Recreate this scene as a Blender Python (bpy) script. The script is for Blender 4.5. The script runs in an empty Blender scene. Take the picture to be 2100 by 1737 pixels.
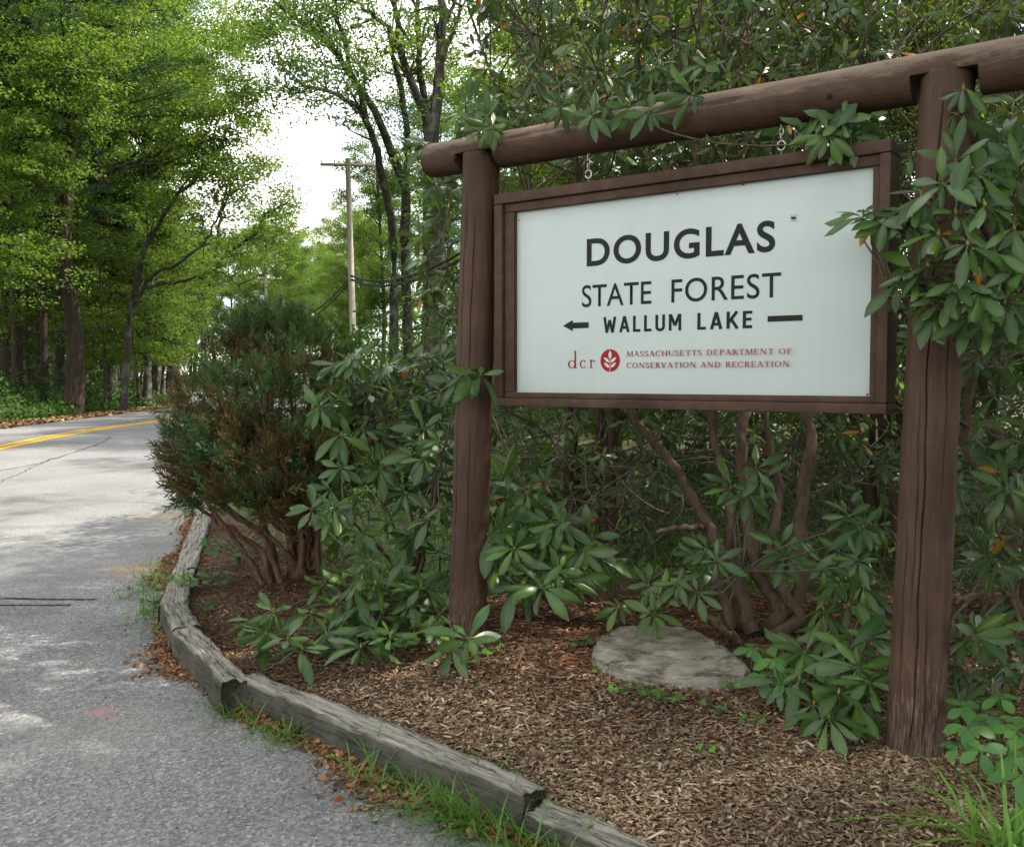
import bpy, math, random
import numpy as np
from mathutils import Matrix, Vector

# ------------------------------------------------------------------ camera, sky, sun, exposure
sc = bpy.context.scene
COL = sc.collection
FPX = 1940.0                      # focal length in pixels of a 2100 x 1737 picture
PITCH = math.radians(2.75)
CAM = np.array([0.0, 0.0, 1.6])
cam_d = bpy.data.cameras.new('camera'); cam = bpy.data.objects.new('camera', cam_d); COL.objects.link(cam)
cam_d.sensor_width = 36.0; cam_d.sensor_fit = 'HORIZONTAL'; cam_d.lens = FPX / 2100 * 36
cam_d.clip_start = 0.05; cam_d.clip_end = 3000
cam.location = CAM; cam.rotation_euler = (math.radians(90) - PITCH, 0, 0)
sc.camera = cam

SUN_AZ = math.radians(84)         # clockwise from the viewing direction
SUN_EL = math.radians(50)
world = bpy.data.worlds.new('World'); sc.world = world; world.use_nodes = True
wn, wl = world.node_tree.nodes, world.node_tree.links
bg = wn['Background']
sky = wn.new('ShaderNodeTexSky'); sky.sky_type = 'NISHITA'; sky.sun_disc = False
sky.sun_elevation = SUN_EL; sky.sun_rotation = SUN_AZ
sky.air_density = 1.0; sky.dust_density = 0.7; sky.ozone_density = 1.5
wtc = wn.new('ShaderNodeTexCoord'); wmp = wn.new('ShaderNodeMapping'); wmp.inputs['Scale'].default_value = (1, 1, 1.8)
wns = wn.new('ShaderNodeTexNoise'); wns.inputs['Scale'].default_value = 2.3; wns.inputs['Detail'].default_value = 7; wns.inputs['Roughness'].default_value = 0.55
wrm = wn.new('ShaderNodeValToRGB'); wrm.color_ramp.elements[0].position = 0.42; wrm.color_ramp.elements[1].position = 0.57
wmx = wn.new('ShaderNodeMixRGB'); wmx.inputs['Color2'].default_value = (10.2, 9.9, 9.3, 1)
wl.new(wtc.outputs['Generated'], wmp.inputs['Vector']); wl.new(wmp.outputs['Vector'], wns.inputs['Vector'])
wl.new(wns.outputs['Fac'], wrm.inputs['Fac']); wl.new(wrm.outputs['Color'], wmx.inputs['Fac'])
wl.new(sky.outputs['Color'], wmx.inputs['Color1']); wl.new(wmx.outputs['Color'], bg.inputs['Color'])
bg.inputs['Strength'].default_value = 0.15

sun_d = bpy.data.lights.new('sun', 'SUN'); sun = bpy.data.objects.new('sun', sun_d); COL.objects.link(sun)
sun_d.energy = 4.2; sun_d.angle = math.radians(0.53); sun_d.color = (1.0, 0.93, 0.82)
sdir = Vector((math.sin(SUN_AZ) * math.cos(SUN_EL), math.cos(SUN_AZ) * math.cos(SUN_EL), math.sin(SUN_EL)))
sun.rotation_euler = sdir.to_track_quat('Z', 'Y').to_euler(); sun.location = sdir * 60

vs = sc.view_settings
vs.view_transform = 'Standard'; vs.look = 'None'; vs.exposure = 1.3; vs.gamma = 1.0; vs.use_curve_mapping = False
cy = sc.cycles
cy.use_denoising = True
cy.max_bounces = 4; cy.diffuse_bounces = 2; cy.glossy_bounces = 1; cy.transmission_bounces = 2;
cy.use_adaptive_sampling = True; cy.adaptive_threshold = 0.015; cy.transparent_max_bounces = 4
cy.caustics_reflective = False; cy.caustics_refractive = False; cy.sample_clamp_indirect = 6

# ------------------------------------------------------------------ geometry of the place
_fw = np.array([0, math.cos(PITCH), -math.sin(PITCH)]); _up = np.array([0, math.sin(PITCH), math.cos(PITCH)]); _rt = np.array([1.0, 0, 0])
def ray(x, y): return _fw + _rt * ((x - 1050) / FPX) + _up * ((868.5 - y) / FPX)
def P(x, y, d): return CAM + ray(x, y) * d
def PX(V):
    q = np.asarray(V) - CAM; d = q @ _fw
    return 1050 + FPX * (q @ _rt) / d, 868.5 - FPX * (q @ _up) / d, d
def sst(a, b, x):
    t = np.clip((np.asarray(x, float) - a) / (b - a), 0, 1); return t * t * (3 - 2 * t)
CURB = np.array([(-6.2, 25), (-4.6, 15), (-3.42, 10.3), (-2.78, 7.74), (-2.6, 7.19), (-2.23, 5.97), (-1.93, 5.41), (-1.35, 4.5), (.03, 3.23), (1.35, 2.0), (3.6, -.1), (7, -3.2)])
def zroad(y): return 0.5 * sst(5, 21, y)
def xcurb(y): return np.interp(-np.asarray(y, float), -CURB[:, 1], CURB[:, 0])
def dcurb(x, y):
    x = np.asarray(x, float); y = np.asarray(y, float); best = np.full(np.broadcast(x, y).shape, 1e9)
    for a, b in zip(CURB[:-1], CURB[1:]):
        ab = b - a; L2 = ab @ ab
        t = np.clip(((x - a[0]) * ab[0] + (y - a[1]) * ab[1]) / L2, 0, 1)
        best = np.minimum(best, np.hypot(x - a[0] - t * ab[0], y - a[1] - t * ab[1]))
    return best
def zbed(x, y):
    s = sst(0.0, 1.1, dcurb(x, y))
    return zroad(y) + .075 + .03 * sst(.1, .4, dcurb(x, y)) + .05 * s + .085 * s * sst(3.5, 4.9, y) + .012 * np.sin(3.1 * np.asarray(x) + 1.7 * np.asarray(y)) * s
def hit(x, y, zf, d0=1.0, d1=80.0):
    d = ray(x, y); t0 = d0; step = .02
    t = d0
    while t < d1:
        q = CAM + d * t
        if q[2] <= zf(q[0], q[1]): return q
        t += step * (1 + t * .05)
    return CAM + d * d1
TH = math.atan(2661 / 1940 * math.cos(PITCH))
SE = np.array([math.sin(TH), -math.cos(TH), 0]); SN = np.array([-math.cos(TH), -math.sin(TH), 0]); SO = P(1013, 832, 4.80)
ZUP = np.array([0, 0, 1.0])
def SP(s, z, n=0.0): return np.array([SO[0], SO[1], 0]) + SE * s + SN * n + ZUP * z      # a point of the sign's plane

# ------------------------------------------------------------------ helpers
def mesh_np(name, V, faces, mats, col=None, smooth=False, mi=None):
    """faces: one int array (m,k) or a list of them"""
    V = np.asarray(V, np.float32)
    if not isinstance(faces, list): faces = [faces]
    faces = [np.asarray(f, np.int32) for f in faces if len(f)]
    tot = np.concatenate([np.full(len(f), f.shape[1], np.int32) for f in faces])
    idx = np.concatenate([f.ravel() for f in faces])
    me = bpy.data.meshes.new(name)
    me.vertices.add(len(V)); me.vertices.foreach_set('co', V.ravel())
    me.loops.add(len(idx)); me.loops.foreach_set('vertex_index', idx)
    me.polygons.add(len(tot)); st = np.concatenate([[0], np.cumsum(tot)[:-1]]).astype(np.int32)
    me.polygons.foreach_set('loop_start', st); me.polygons.foreach_set('loop_total', tot)
    if smooth: me.polygons.foreach_set('use_smooth', np.ones(len(tot), bool))
    for m in (mats if isinstance(mats, (list, tuple)) else [mats]): me.materials.append(m)
    if mi is not None: me.polygons.foreach_set('material_index', np.asarray(mi, np.int32))
    if col is not None:
        c = np.ones((len(V), 4), np.float32); c[:, :3] = col
        a = me.color_attributes.new('Col', 'FLOAT_COLOR', 'POINT'); a.data.foreach_set('color', c.ravel())
    me.update(calc_edges=True); me.validate()
    return me
def tag(o, label=None, cat=None, group=None, kind=None):
    if label: o['label'] = label
    if cat: o['category'] = cat
    if group: o['group'] = group
    if kind: o['kind'] = kind
    return o
def top(name, me, loc=(0, 0, 0), **k):
    o = bpy.data.objects.new(name, me); COL.objects.link(o); o.location = loc; return tag(o, **k)
def thing(name, loc, **k):
    o = bpy.data.objects.new(name, None); COL.objects.link(o); o.location = tuple(loc); o.empty_display_size = .1; return tag(o, **k)
def part(name, me, parent, M=None, local=False, kind=None):
    """a child; its mesh (or matrix M) is in world coordinates unless local"""
    o = bpy.data.objects.new(name, me); COL.objects.link(o); o.parent = parent
    if M is not None: o.matrix_basis = M
    if not local:
        q = parent; off = Vector((0, 0, 0))
        while q is not None:
            off += q.location; q = q.parent
        o.location = o.location - off
    if kind: o['kind'] = kind
    return o
class MB:
    def __init__(s): s.V = []; s.F = {}; s.C = []; s.n = 0
    def add(s, V, F, c=(1, 1, 1)):
        V = np.asarray(V, float); F = np.asarray(F, int)
        s.V.append(V); s.F.setdefault(F.shape[1], []).append(F + s.n); s.n += len(V)
        cc = np.ones((len(V), 3)); cc[:] = c; s.C.append(cc); return s
    def box(s, c, ax, c3=(1, 1, 1)):
        """centre, three half-axis vectors"""
        a, b, d = [np.asarray(v, float) for v in ax]; c = np.asarray(c, float)
        V = [c + i * a + j * b + k * d for i in (-1, 1) for j in (-1, 1) for k in (-1, 1)]
        return s.add(V, [(0, 1, 3, 2), (4, 6, 7, 5), (0, 4, 5, 1), (2, 3, 7, 6), (0, 2, 6, 4), (1, 5, 7, 3)], c3)
    def tube(s, pts, rad, seg=8, c=(1, 1, 1), cap=True):
        pts = np.asarray(pts, float); n = len(pts); rad = np.broadcast_to(np.asarray(rad, float), (n,))
        T = np.gradient(pts, axis=0); T /= np.linalg.norm(T, axis=1)[:, None] + 1e-9
        ref = np.array([0, 0, 1.0]) if abs(T[:, 2]).mean() < .8 else np.array([1.0, 0, 0])
        A = np.cross(T, ref); A /= np.linalg.norm(A, axis=1)[:, None] + 1e-9
        B = np.cross(T, A)
        an = np.arange(seg) * 2 * math.pi / seg
        V = pts[:, None, :] + rad[:, None, None] * (np.cos(an)[None, :, None] * A[:, None, :] + np.sin(an)[None, :, None] * B[:, None, :])
        i = np.arange(n - 1)[:, None] * seg; j = np.arange(seg)[None, :]; jn = (j + 1) % seg
        F = np.stack([i + j, i + seg + j, i + seg + jn, i + jn], -1).reshape(-1, 4)
        s.add(V.reshape(-1, 3), F, c)
        if cap and seg <= 32:
            k = s.n - n * seg
            for r in (0, n - 1):
                s.F.setdefault(seg, []).append((k + r * seg + np.arange(seg))[None, ::(1 if r else -1)])
        return s
    def mesh(s, name, mat, smooth=False):
        return mesh_np(name, np.concatenate(s.V), [np.concatenate(f) for f in s.F.values()], mat, np.concatenate(s.C), smooth)
def norm(v): v = np.asarray(v, float); return v / (np.linalg.norm(v, axis=-1, keepdims=True) + 1e-9)
def smooth_path(pts, n):
    """Catmull-Rom through pts, n samples"""
    p = np.asarray(pts, float)
    if len(p) < 3: t = np.linspace(0, 1, n)[:, None]; return p[0] * (1 - t) + p[-1] * t
    q = np.vstack([2 * p[0] - p[1], p, 2 * p[-1] - p[-2]]); out = []
    for u in np.linspace(0, len(p) - 1 - 1e-6, n):
        i = int(u); f = u - i; a, b, c, d = q[i:i + 4]
        out.append(.5 * (2 * b + (c - a) * f + (2 * a - 5 * b + 4 * c - d) * f * f + (3 * b - a - 3 * c + d) * f ** 3))
    return np.array(out)
def frames(y, up):
    """rotation matrices (n,3,3), columns x,y,z with y along given and z near up"""
    y = norm(y); x = norm(np.cross(y, up)); z = np.cross(x, y); return np.stack([x, y, z], -1)
def stamp(T, R, pos, scale):
    """T (k,3) template, -> (n*k,3)"""
    V = np.einsum('nij,kj->nki', R, T) * np.asarray(scale)[:, None, None] + pos[:, None, :]
    return V.reshape(-1, 3)
def stampF(F, n, k): return (np.asarray(F)[None] + (np.arange(n) * k)[:, None, None]).reshape(-1, np.asarray(F).shape[1])

# ------------------------------------------------------------------ materials
def mat(name):
    m = bpy.data.materials.new(name); m.use_nodes = True; m.node_tree.nodes['Principled BSDF'].inputs['Specular IOR Level'].default_value = .12
    return m, m.node_tree.nodes, m.node_tree.links, m.node_tree.nodes['Principled BSDF']
def nd(N, t, **k):
    n = N.new(t)
    for a, v in k.items():
        if a in n.inputs: n.inputs[a].default_value = v
        else: setattr(n, a, v)
    return n
def ramp(N, stops, interp='LINEAR'):
    r = N.new('ShaderNodeValToRGB'); e = r.color_ramp; e.interpolation = interp
    while len(e.elements) > 1: e.elements.remove(e.elements[-1])
    for i, (p, c) in enumerate(stops):
        el = e.elements[0] if i == 0 else e.elements.new(p)
        el.position = p; el.color = (*c, 1) if len(c) == 3 else c
    return r
def coords(N, L, scale=(1, 1, 1), rot=(0, 0, 0), kind='Object'):
    t = N.new('ShaderNodeTexCoord'); m = N.new('ShaderNodeMapping'); m.inputs['Scale'].default_value = scale; m.inputs['Rotation'].default_value = rot
    L.new(t.outputs[kind], m.inputs['Vector']); return m.outputs['Vector']
def worldpos(N, L, scale=(1, 1, 1), loc=(0, 0, 0), rot=(0, 0, 0)):
    g = N.new('ShaderNodeNewGeometry'); m = N.new('ShaderNodeMapping'); m.inputs['Scale'].default_value = scale; m.inputs['Location'].default_value = loc; m.inputs['Rotation'].default_value = rot
    L.new(g.outputs['Position'], m.inputs['Vector']); return m.outputs['Vector']
def mixc(N, L, a, b, fac, mode='MIX'):
    m = N.new('ShaderNodeMixRGB'); m.blend_type = mode
    for s, v in (('Color1', a), ('Color2', b), ('Fac', fac)):
        if hasattr(v, 'is_output'): L.new(v, m.inputs[s])
        elif s == 'Fac': m.inputs[s].default_value = v
        else: m.inputs[s].default_value = (*v, 1)
    return m.outputs['Color']
def bump(N, L, h, b, strength=.4, dist=.01):
    n = N.new('ShaderNodeBump'); n.inputs['Strength'].default_value = strength; n.inputs['Distance'].default_value = dist
    L.new(h, n.inputs['Height']); L.new(n.outputs['Normal'], b.inputs['Normal'])

def leaf_mat(name, base, trans=(.25, .4, .05), tf=.35, rough=.5, spec=.4, objvar=False, under=None):
    m, N, L, b = mat(name)
    at = nd(N, 'ShaderNodeVertexColor', layer_name='Col')
    c = mixc(N, L, base, at.outputs['Color'], 1.0, 'MULTIPLY')
    if objvar:
        oi = N.new('ShaderNodeObjectInfo'); r = ramp(N, [(0, (.72, .76, .80)), (.6, (1.0, 1.0, 1.0)), (1, (1.35, 1.25, 1.0))])
        L.new(oi.outputs['Random'], r.inputs['Fac']); c = mixc(N, L, c, r.outputs['Color'], 1.0, 'MULTIPLY')
    if under:
        g = N.new('ShaderNodeNewGeometry'); c = mixc(N, L, c, under, g.outputs['Backfacing'])
    L.new(c, b.inputs['Base Color']); b.inputs['Roughness'].default_value = rough; b.inputs['Specular IOR Level'].default_value = spec
    t = N.new('ShaderNodeBsdfTranslucent'); L.new(mixc(N, L, c, trans, .5, 'MIX') if False else mixc(N, L, trans, at.outputs['Color'], 1.0, 'MULTIPLY'), t.inputs['Color'])
    ms = N.new('ShaderNodeMixShader'); ms.inputs['Fac'].default_value = tf
    L.new(b.outputs['BSDF'], ms.inputs[1]); L.new(t.outputs['BSDF'], ms.inputs[2]); L.new(ms.outputs['Shader'], N['Material Output'].inputs['Surface'])
    return m
M = {}
M['broad'] = leaf_mat('broadleaf_foliage', (.066, .116, .028), (.20, .33, .03), .42, .5, .18)
M['oak'] = leaf_mat('oak_foliage', (.05, .098, .03), (.13, .24, .035), .38, .5, .18)
M['pine'] = leaf_mat('pine_needles', (.03, .07, .025), (.05, .11, .02), .25, .5, .15)
M['under'] = leaf_mat('undergrowth_foliage', (.045, .09, .025), (.10, .20, .025), .3, .55, .15)
M['far'] = leaf_mat('distant_foliage', (.07, .12, .03), (.16, .27, .03), .4, .6, .25)
M['rhodo'] = leaf_mat('rhododendron_leaf', (.036, .078, .022), (.12, .21, .03), .18, .35, .36, True, (.11, .15, .06))
M['ovate'] = leaf_mat('soft_green_leaf', (.06, .15, .04), (.12, .30, .04), .3, .5, .35)
M['seedling'] = leaf_mat('seedling_leaf', (.13, .27, .04), (.25, .5, .05), .4, .5, .35)
M['grass'] = leaf_mat('grass_blade', (.09, .2, .035), (.2, .42, .05), .35, .45, .4)
M['juniper'] = leaf_mat('juniper_scale_foliage', (.055, .105, .034), (.08, .15, .03), .15, .6, .12)
M['dryleaf'] = leaf_mat('dry_leaf', (.8, .8, .8), (.6, .4, .2), .15, .7, .2)

def bark(name, c1, c2, sc_=(1, 1, .18), scale=14, rough=.9, st=.6, lichen=None):
    m, N, L, b = mat(name)
    v = worldpos(N, L, sc_)
    n = nd(N, 'ShaderNodeTexNoise', Scale=scale, Detail=6, Roughness=.65); L.new(v, n.inputs['Vector'])
    r = ramp(N, [(.3, c1), (.7, c2)]); L.new(n.outputs['Fac'], r.inputs['Fac']); c = r.outputs['Color']
    if lichen:
        n2 = nd(N, 'ShaderNodeTexNoise', Scale=3.5, Detail=4); L.new(worldpos(N, L), n2.inputs['Vector'])
        r2 = ramp(N, [(.52, (0, 0, 0)), (.62, (1, 1, 1))]); L.new(n2.outputs['Fac'], r2.inputs['Fac']); c = mixc(N, L, c, lichen, r2.outputs['Color'])
    L.new(c, b.inputs['Base Color']); b.inputs['Roughness'].default_value = rough
    bump(N, L, n.outputs['Fac'], b, st, .02); return m
M['bark'] = bark('tree_bark', (.024, .02, .016), (.08, .07, .056), lichen=(.10, .105, .085))
M['pinebark'] = bark('pine_bark', (.016, .012, .010), (.062, .046, .035))
M['rstem'] = bark('rhododendron_stem', (.045, .03, .02), (.125, .09, .062), (1, 1, .4), 22, st=.3)
M['twig'] = bark('twig_bark', (.05, .038, .026), (.15, .12, .09), (1, 1, 1), 20, st=.1)
M['jstem'] = bark('juniper_stem', (.04, .022, .016), (.20, .115, .08), (1, 1, .12), 30, st=.8)

# painted brown timber of the sign
def painted(name, stretch, wear=True):
    m, N, L, b = mat(name)
    n = nd(N, 'ShaderNodeTexNoise', Scale=9, Detail=7, Roughness=.65); L.new(worldpos(N, L, stretch), n.inputs['Vector'])
    r = ramp(N, [(.22, (.038, .022, .015)), (.5, (.062, .036, .024)), (.8, (.086, .053, .036))]); L.new(n.outputs['Fac'], r.inputs['Fac']); c = r.outputs['Color']
    if wear:
        n2 = nd(N, 'ShaderNodeTexNoise', Scale=26, Detail=5, Roughness=.7); L.new(worldpos(N, L, stretch), n2.inputs['Vector'])
        g = N.new('ShaderNodeNewGeometry'); sx = N.new('ShaderNodeSeparateXYZ'); L.new(g.outputs['Position'], sx.inputs[0])
        mr = nd(N, 'ShaderNodeMapRange'); L.new(sx.outputs['Z'], mr.inputs['Value']); mr.inputs['From Min'].default_value = .15; mr.inputs['From Max'].default_value = .75; mr.inputs['To Min'].default_value = .16; mr.inputs['To Max'].default_value = -.06
        ad = nd(N, 'ShaderNodeMath', operation='ADD'); L.new(n2.outputs['Fac'], ad.inputs[0]); L.new(mr.outputs['Result'], ad.inputs[1])
        r2 = ramp(N, [(.60, (0, 0, 0)), (.70, (.75, .75, .75))]); L.new(ad.outputs[0], r2.inputs['Fac'])
        c = mixc(N, L, c, (.17, .125, .105), r2.outputs['Color'])
    n5 = nd(N, 'ShaderNodeTexNoise', Scale=2.6, Detail=5, Roughness=.6); L.new(worldpos(N, L), n5.inputs['Vector'])      # uneven stain
    r5 = ramp(N, [(.3, (.66, .64, .62)), (.52, (1, 1, 1)), (.72, (1.35, 1.28, 1.2))]); L.new(n5.outputs['Fac'], r5.inputs['Fac']); c = mixc(N, L, c, r5.outputs['Color'], 1.0, 'MULTIPLY')
    vk = nd(N, 'ShaderNodeTexVoronoi', Scale=3.2); L.new(worldpos(N, L, tuple(max(.5, min(1.6, q)) for q in stretch)), vk.inputs['Vector'])      # knots
    rk = ramp(N, [(.045, (.3, .3, .3)), (.085, (1, 1, 1))]); L.new(vk.outputs['Distance'], rk.inputs['Fac']); c = mixc(N, L, c, rk.outputs['Color'], 1.0, 'MULTIPLY')
    L.new(c, b.inputs['Base Color']); b.inputs['Roughness'].default_value = .6; b.inputs['Specular IOR Level'].default_value = .16
    bump(N, L, n.outputs['Fac'], b, .2, .006); return m
M['post'] = painted('brown_painted_post', (6, 6, .5))
def beam_mat():
    m = painted('brown_painted_beam', (2.0, 2.0, 14), False); N, L = m.node_tree.nodes, m.node_tree.links; b = N['Principled BSDF']
    c = b.inputs['Base Color'].links[0].from_socket
    g = N.new('ShaderNodeNewGeometry'); sx = N.new('ShaderNodeSeparateXYZ'); L.new(g.outputs['Normal'], sx.inputs[0])
    n2 = nd(N, 'ShaderNodeTexNoise', Scale=5, Detail=6, Roughness=.7); L.new(worldpos(N, L, (1.5, 1.5, 5)), n2.inputs['Vector'])
    ad = nd(N, 'ShaderNodeMath', operation='MULTIPLY_ADD'); L.new(sx.outputs['Z'], ad.inputs[0]); ad.inputs[1].default_value = .42; L.new(n2.outputs['Fac'], ad.inputs[2])
    r2 = ramp(N, [(.55, (0, 0, 0)), (.72, (.5, .5, .5)), (.95, (.9, .9, .9))]); L.new(ad.outputs[0], r2.inputs['Fac'])
    L.new(mixc(N, L, c, (.20, .145, .10), r2.outputs['Color']), b.inputs['Base Color']); return m
M['beam'] = beam_mat()
M['frame'] = painted('brown_painted_board', (2, 2, 2), False)
def simple(name, c, rough=.6, metal=0.0, nz=None, spec=.12):
    m, N, L, b = mat(name); b.inputs['Base Color'].default_value = (*c, 1); b.inputs['Roughness'].default_value = rough; b.inputs['Metallic'].default_value = metal; b.inputs['Specular IOR Level'].default_value = spec
    if nz:
        n = nd(N, 'ShaderNodeTexNoise', Scale=nz[0], Detail=5, Roughness=.6); L.new(worldpos(N, L), n.inputs['Vector'])
        r = ramp(N, [(.3, tuple(x * (1 - nz[1]) for x in c)), (.7, tuple(min(1, x * (1 + nz[1])) for x in c))]); L.new(n.outputs['Fac'], r.inputs['Fac']); L.new(r.outputs['Color'], b.inputs['Base Color'])
    return m
M['panel'] = simple('white_sign_panel', (.475, .53, .51), .42, 0, (5, .03))
def grime(m):
    N, L = m.node_tree.nodes, m.node_tree.links; b = N['Principled BSDF']; c = b.inputs['Base Color'].links[0].from_socket
    n = nd(N, 'ShaderNodeTexNoise', Scale=7, Detail=6, Roughness=.7); L.new(worldpos(N, L, (3, 3, .35)), n.inputs['Vector']); n2 = nd(N, 'ShaderNodeTexNoise', Scale=2.5, Detail=5); L.new(worldpos(N, L), n2.inputs['Vector'])
    mu = nd(N, 'ShaderNodeMath', operation='MULTIPLY'); L.new(n.outputs['Fac'], mu.inputs[0]); L.new(n2.outputs['Fac'], mu.inputs[1])
    r = ramp(N, [(.22, (0, 0, 0)), (.42, (.16, .16, .16))]); L.new(mu.outputs[0], r.inputs['Fac']); L.new(mixc(N, L, c, (.33, .36, .31), r.outputs['Color']), b.inputs['Base Color'])
grime(M['panel'])
M['ink'] = simple('black_vinyl_letter', (.012, .013, .013), .35)
M['red'] = simple('dark_red_vinyl', (.27, .012, .014), .4)
M['steel'] = simple('galvanised_steel', (.5, .49, .46), .45, .8)
M['white'] = simple('white_vinyl', (.49, .545, .525), .4)
M['insect'] = simple('insect_body', (.03, .028, .025), .5)
M['pole'] = bark('weathered_pole', (.36, .32, .27), (.56, .51, .45), (1, 1, .06), 10, st=.2)
M['crossarm'] = simple('weathered_crossarm', (.27, .23, .17), .9, 0, (8, .2))
M['transf'] = simple('grey_transformer', (.42, .45, .46), .5)
M['cable'] = simple('black_cable', (.012, .012, .013), .5)

def timber_mat():
    m, N, L, b = mat('weathered_timber')
    v = coords(N, L, (.8, 13, 13))
    n = nd(N, 'ShaderNodeTexNoise', Scale=4.5, Detail=8, Roughness=.7); L.new(v, n.inputs['Vector'])
    r = ramp(N, [(.34, (.02, .019, .017)), (.43, (.13, .12, .105)), (.50, (.25, .235, .20)), (.66, (.35, .33, .285)), (.85, (.45, .425, .38))]); L.new(n.outputs['Fac'], r.inputs['Fac'])
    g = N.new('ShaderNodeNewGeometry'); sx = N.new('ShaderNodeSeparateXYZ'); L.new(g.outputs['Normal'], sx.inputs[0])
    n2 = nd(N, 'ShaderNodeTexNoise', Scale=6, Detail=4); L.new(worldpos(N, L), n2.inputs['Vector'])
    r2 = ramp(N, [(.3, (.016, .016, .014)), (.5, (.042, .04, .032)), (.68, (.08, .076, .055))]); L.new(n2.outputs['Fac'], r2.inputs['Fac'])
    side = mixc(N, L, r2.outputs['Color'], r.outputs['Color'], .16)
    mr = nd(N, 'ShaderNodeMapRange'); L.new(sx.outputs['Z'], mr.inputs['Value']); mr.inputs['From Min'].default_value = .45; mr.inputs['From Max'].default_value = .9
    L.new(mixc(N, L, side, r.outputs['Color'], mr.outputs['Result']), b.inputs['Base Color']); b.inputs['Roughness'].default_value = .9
    bump(N, L, n.outputs['Fac'], b, .9, .012); return m
M['timber'] = timber_mat()

def asphalt_mat():
    m, N, L, b = mat('asphalt')
    w = worldpos(N, L)
    vo = nd(N, 'ShaderNodeTexVoronoi', Scale=85); L.new(w, vo.inputs['Vector'])
    r1 = ramp(N, [(0, (.10, .10, .10)), (.5, (.19, .19, .188)), (.8, (.27, .268, .262)), (1, (.42, .415, .40))]); L.new(vo.outputs['Color'], r1.inputs['Fac'])
    n = nd(N, 'ShaderNodeTexNoise', Scale=.9, Detail=6, Roughness=.6); L.new(w, n.inputs['Vector'])
    r2 = ramp(N, [(.3, (.62, .62, .65)), (.55, (1.0, 1.0, .99)), (.72, (1.2, 1.19, 1.15))]); L.new(n.outputs['Fac'], r2.inputs['Fac'])
    c = mixc(N, L, r1.outputs['Color'], r2.outputs['Color'], 1.0, 'MULTIPLY')
    # paler worn surface of the through road
    sx = N.new('ShaderNodeSeparateXYZ'); L.new(w, sx.inputs[0])
    n3 = nd(N, 'ShaderNodeTexNoise', Scale=1.3, Detail=4); L.new(w, n3.inputs['Vector'])
    ad = nd(N, 'ShaderNodeMath', operation='ADD'); L.new(sx.outputs['Y'], ad.inputs[0]); L.new(n3.outputs['Fac'], ad.inputs[1])
    mr = nd(N, 'ShaderNodeMapRange'); L.new(ad.outputs[0], mr.inputs['Value']); mr.inputs['From Min'].default_value = 7.0; mr.inputs['From Max'].default_value = 8.3; mr.inputs['To Max'].default_value = .55
    c = mixc(N, L, c, (.20, .199, .194), mr.outputs['Result'])
    # sand swept against the kerb: patches of their own
    for (px, py, rad, colr, amt) in ((300, 1168, .42, (.34, .25, .15), .75), (345, 1060, .5, (.36, .29, .2), .6), (215, 1500, .5, (.26, .235, .2), .35), (205, 1462, .075, (.5, .2, .24), .55), (228, 1478, .05, (.5, .2, .24), .4)):
        q = hit(px, py, lambda a, bb: zroad(bb))
        vm = nd(N, 'ShaderNodeVectorMath', operation='SUBTRACT'); L.new(w, vm.inputs[0]); vm.inputs[1].default_value = tuple(q)
        ln = nd(N, 'ShaderNodeVectorMath', operation='LENGTH'); L.new(vm.outputs['Vector'], ln.inputs[0])
        nn = nd(N, 'ShaderNodeTexNoise', Scale=2.2 / rad, Detail=7, Roughness=.75); L.new(w, nn.inputs['Vector'])
        a2 = nd(N, 'ShaderNodeMath', operation='MULTIPLY_ADD'); L.new(nn.outputs['Fac'], a2.inputs[0]); a2.inputs[1].default_value = rad * 1.6; L.new(ln.outputs['Value'], a2.inputs[2])
        m2 = nd(N, 'ShaderNodeMapRange'); L.new(a2.outputs[0], m2.inputs['Value']); m2.inputs['From Min'].default_value = rad * .9; m2.inputs['From Max'].default_value = rad * 1.8; m2.inputs['To Min'].default_value = amt; m2.inputs['To Max'].default_value = 0
        c = mixc(N, L, c, colr, m2.outputs['Result'])
    L.new(c, b.inputs['Base Color']); b.inputs['Roughness'].default_value = .85; b.inputs['Specular IOR Level'].default_value = .12
    bump(N, L, vo.outputs['Distance'], b, .5, .006); return m
M['asphalt'] = asphalt_mat()
M['yellow'] = simple('yellow_road_paint', (.62, .36, .03), .75, 0, (6, .25))
M['crack'] = simple('weathered_crack', (.10, .10, .098), .9)
M['tar'] = simple('crack_sealing_tar', (.02, .02, .021), .6)

def ground_mat():
    m, N, L, b = mat('forest_floor'); w = worldpos(N, L)
    n = nd(N, 'ShaderNodeTexNoise', Scale=2.2, Detail=8, Roughness=.7); L.new(w, n.inputs['Vector'])
    r = ramp(N, [(.3, (.03, .05, .015)), (.48, (.07, .10, .03)), (.6, (.11, .08, .045)), (.8, (.16, .11, .07))]); L.new(n.outputs['Fac'], r.inputs['Fac'])
    L.new(r.outputs['Color'], b.inputs['Base Color']); b.inputs['Roughness'].default_value = .95; bump(N, L, n.outputs['Fac'], b, .5, .05); return m
M['ground'] = ground_mat()
def mulch_mat():
    m, N, L, b = mat('mulch_soil'); w = worldpos(N, L)
    n = nd(N, 'ShaderNodeTexNoise', Scale=40, Detail=6, Roughness=.75); L.new(w, n.inputs['Vector'])
    r = ramp(N, [(.3, (.035, .022, .015)), (.7, (.15, .10, .07))]); L.new(n.outputs['Fac'], r.inputs['Fac'])
    L.new(r.outputs['Color'], b.inputs['Base Color']); b.inputs['Roughness'].default_value = .95; bump(N, L, n.outputs['Fac'], b, .7, .015); return m
M['mulch'] = mulch_mat()
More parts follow.
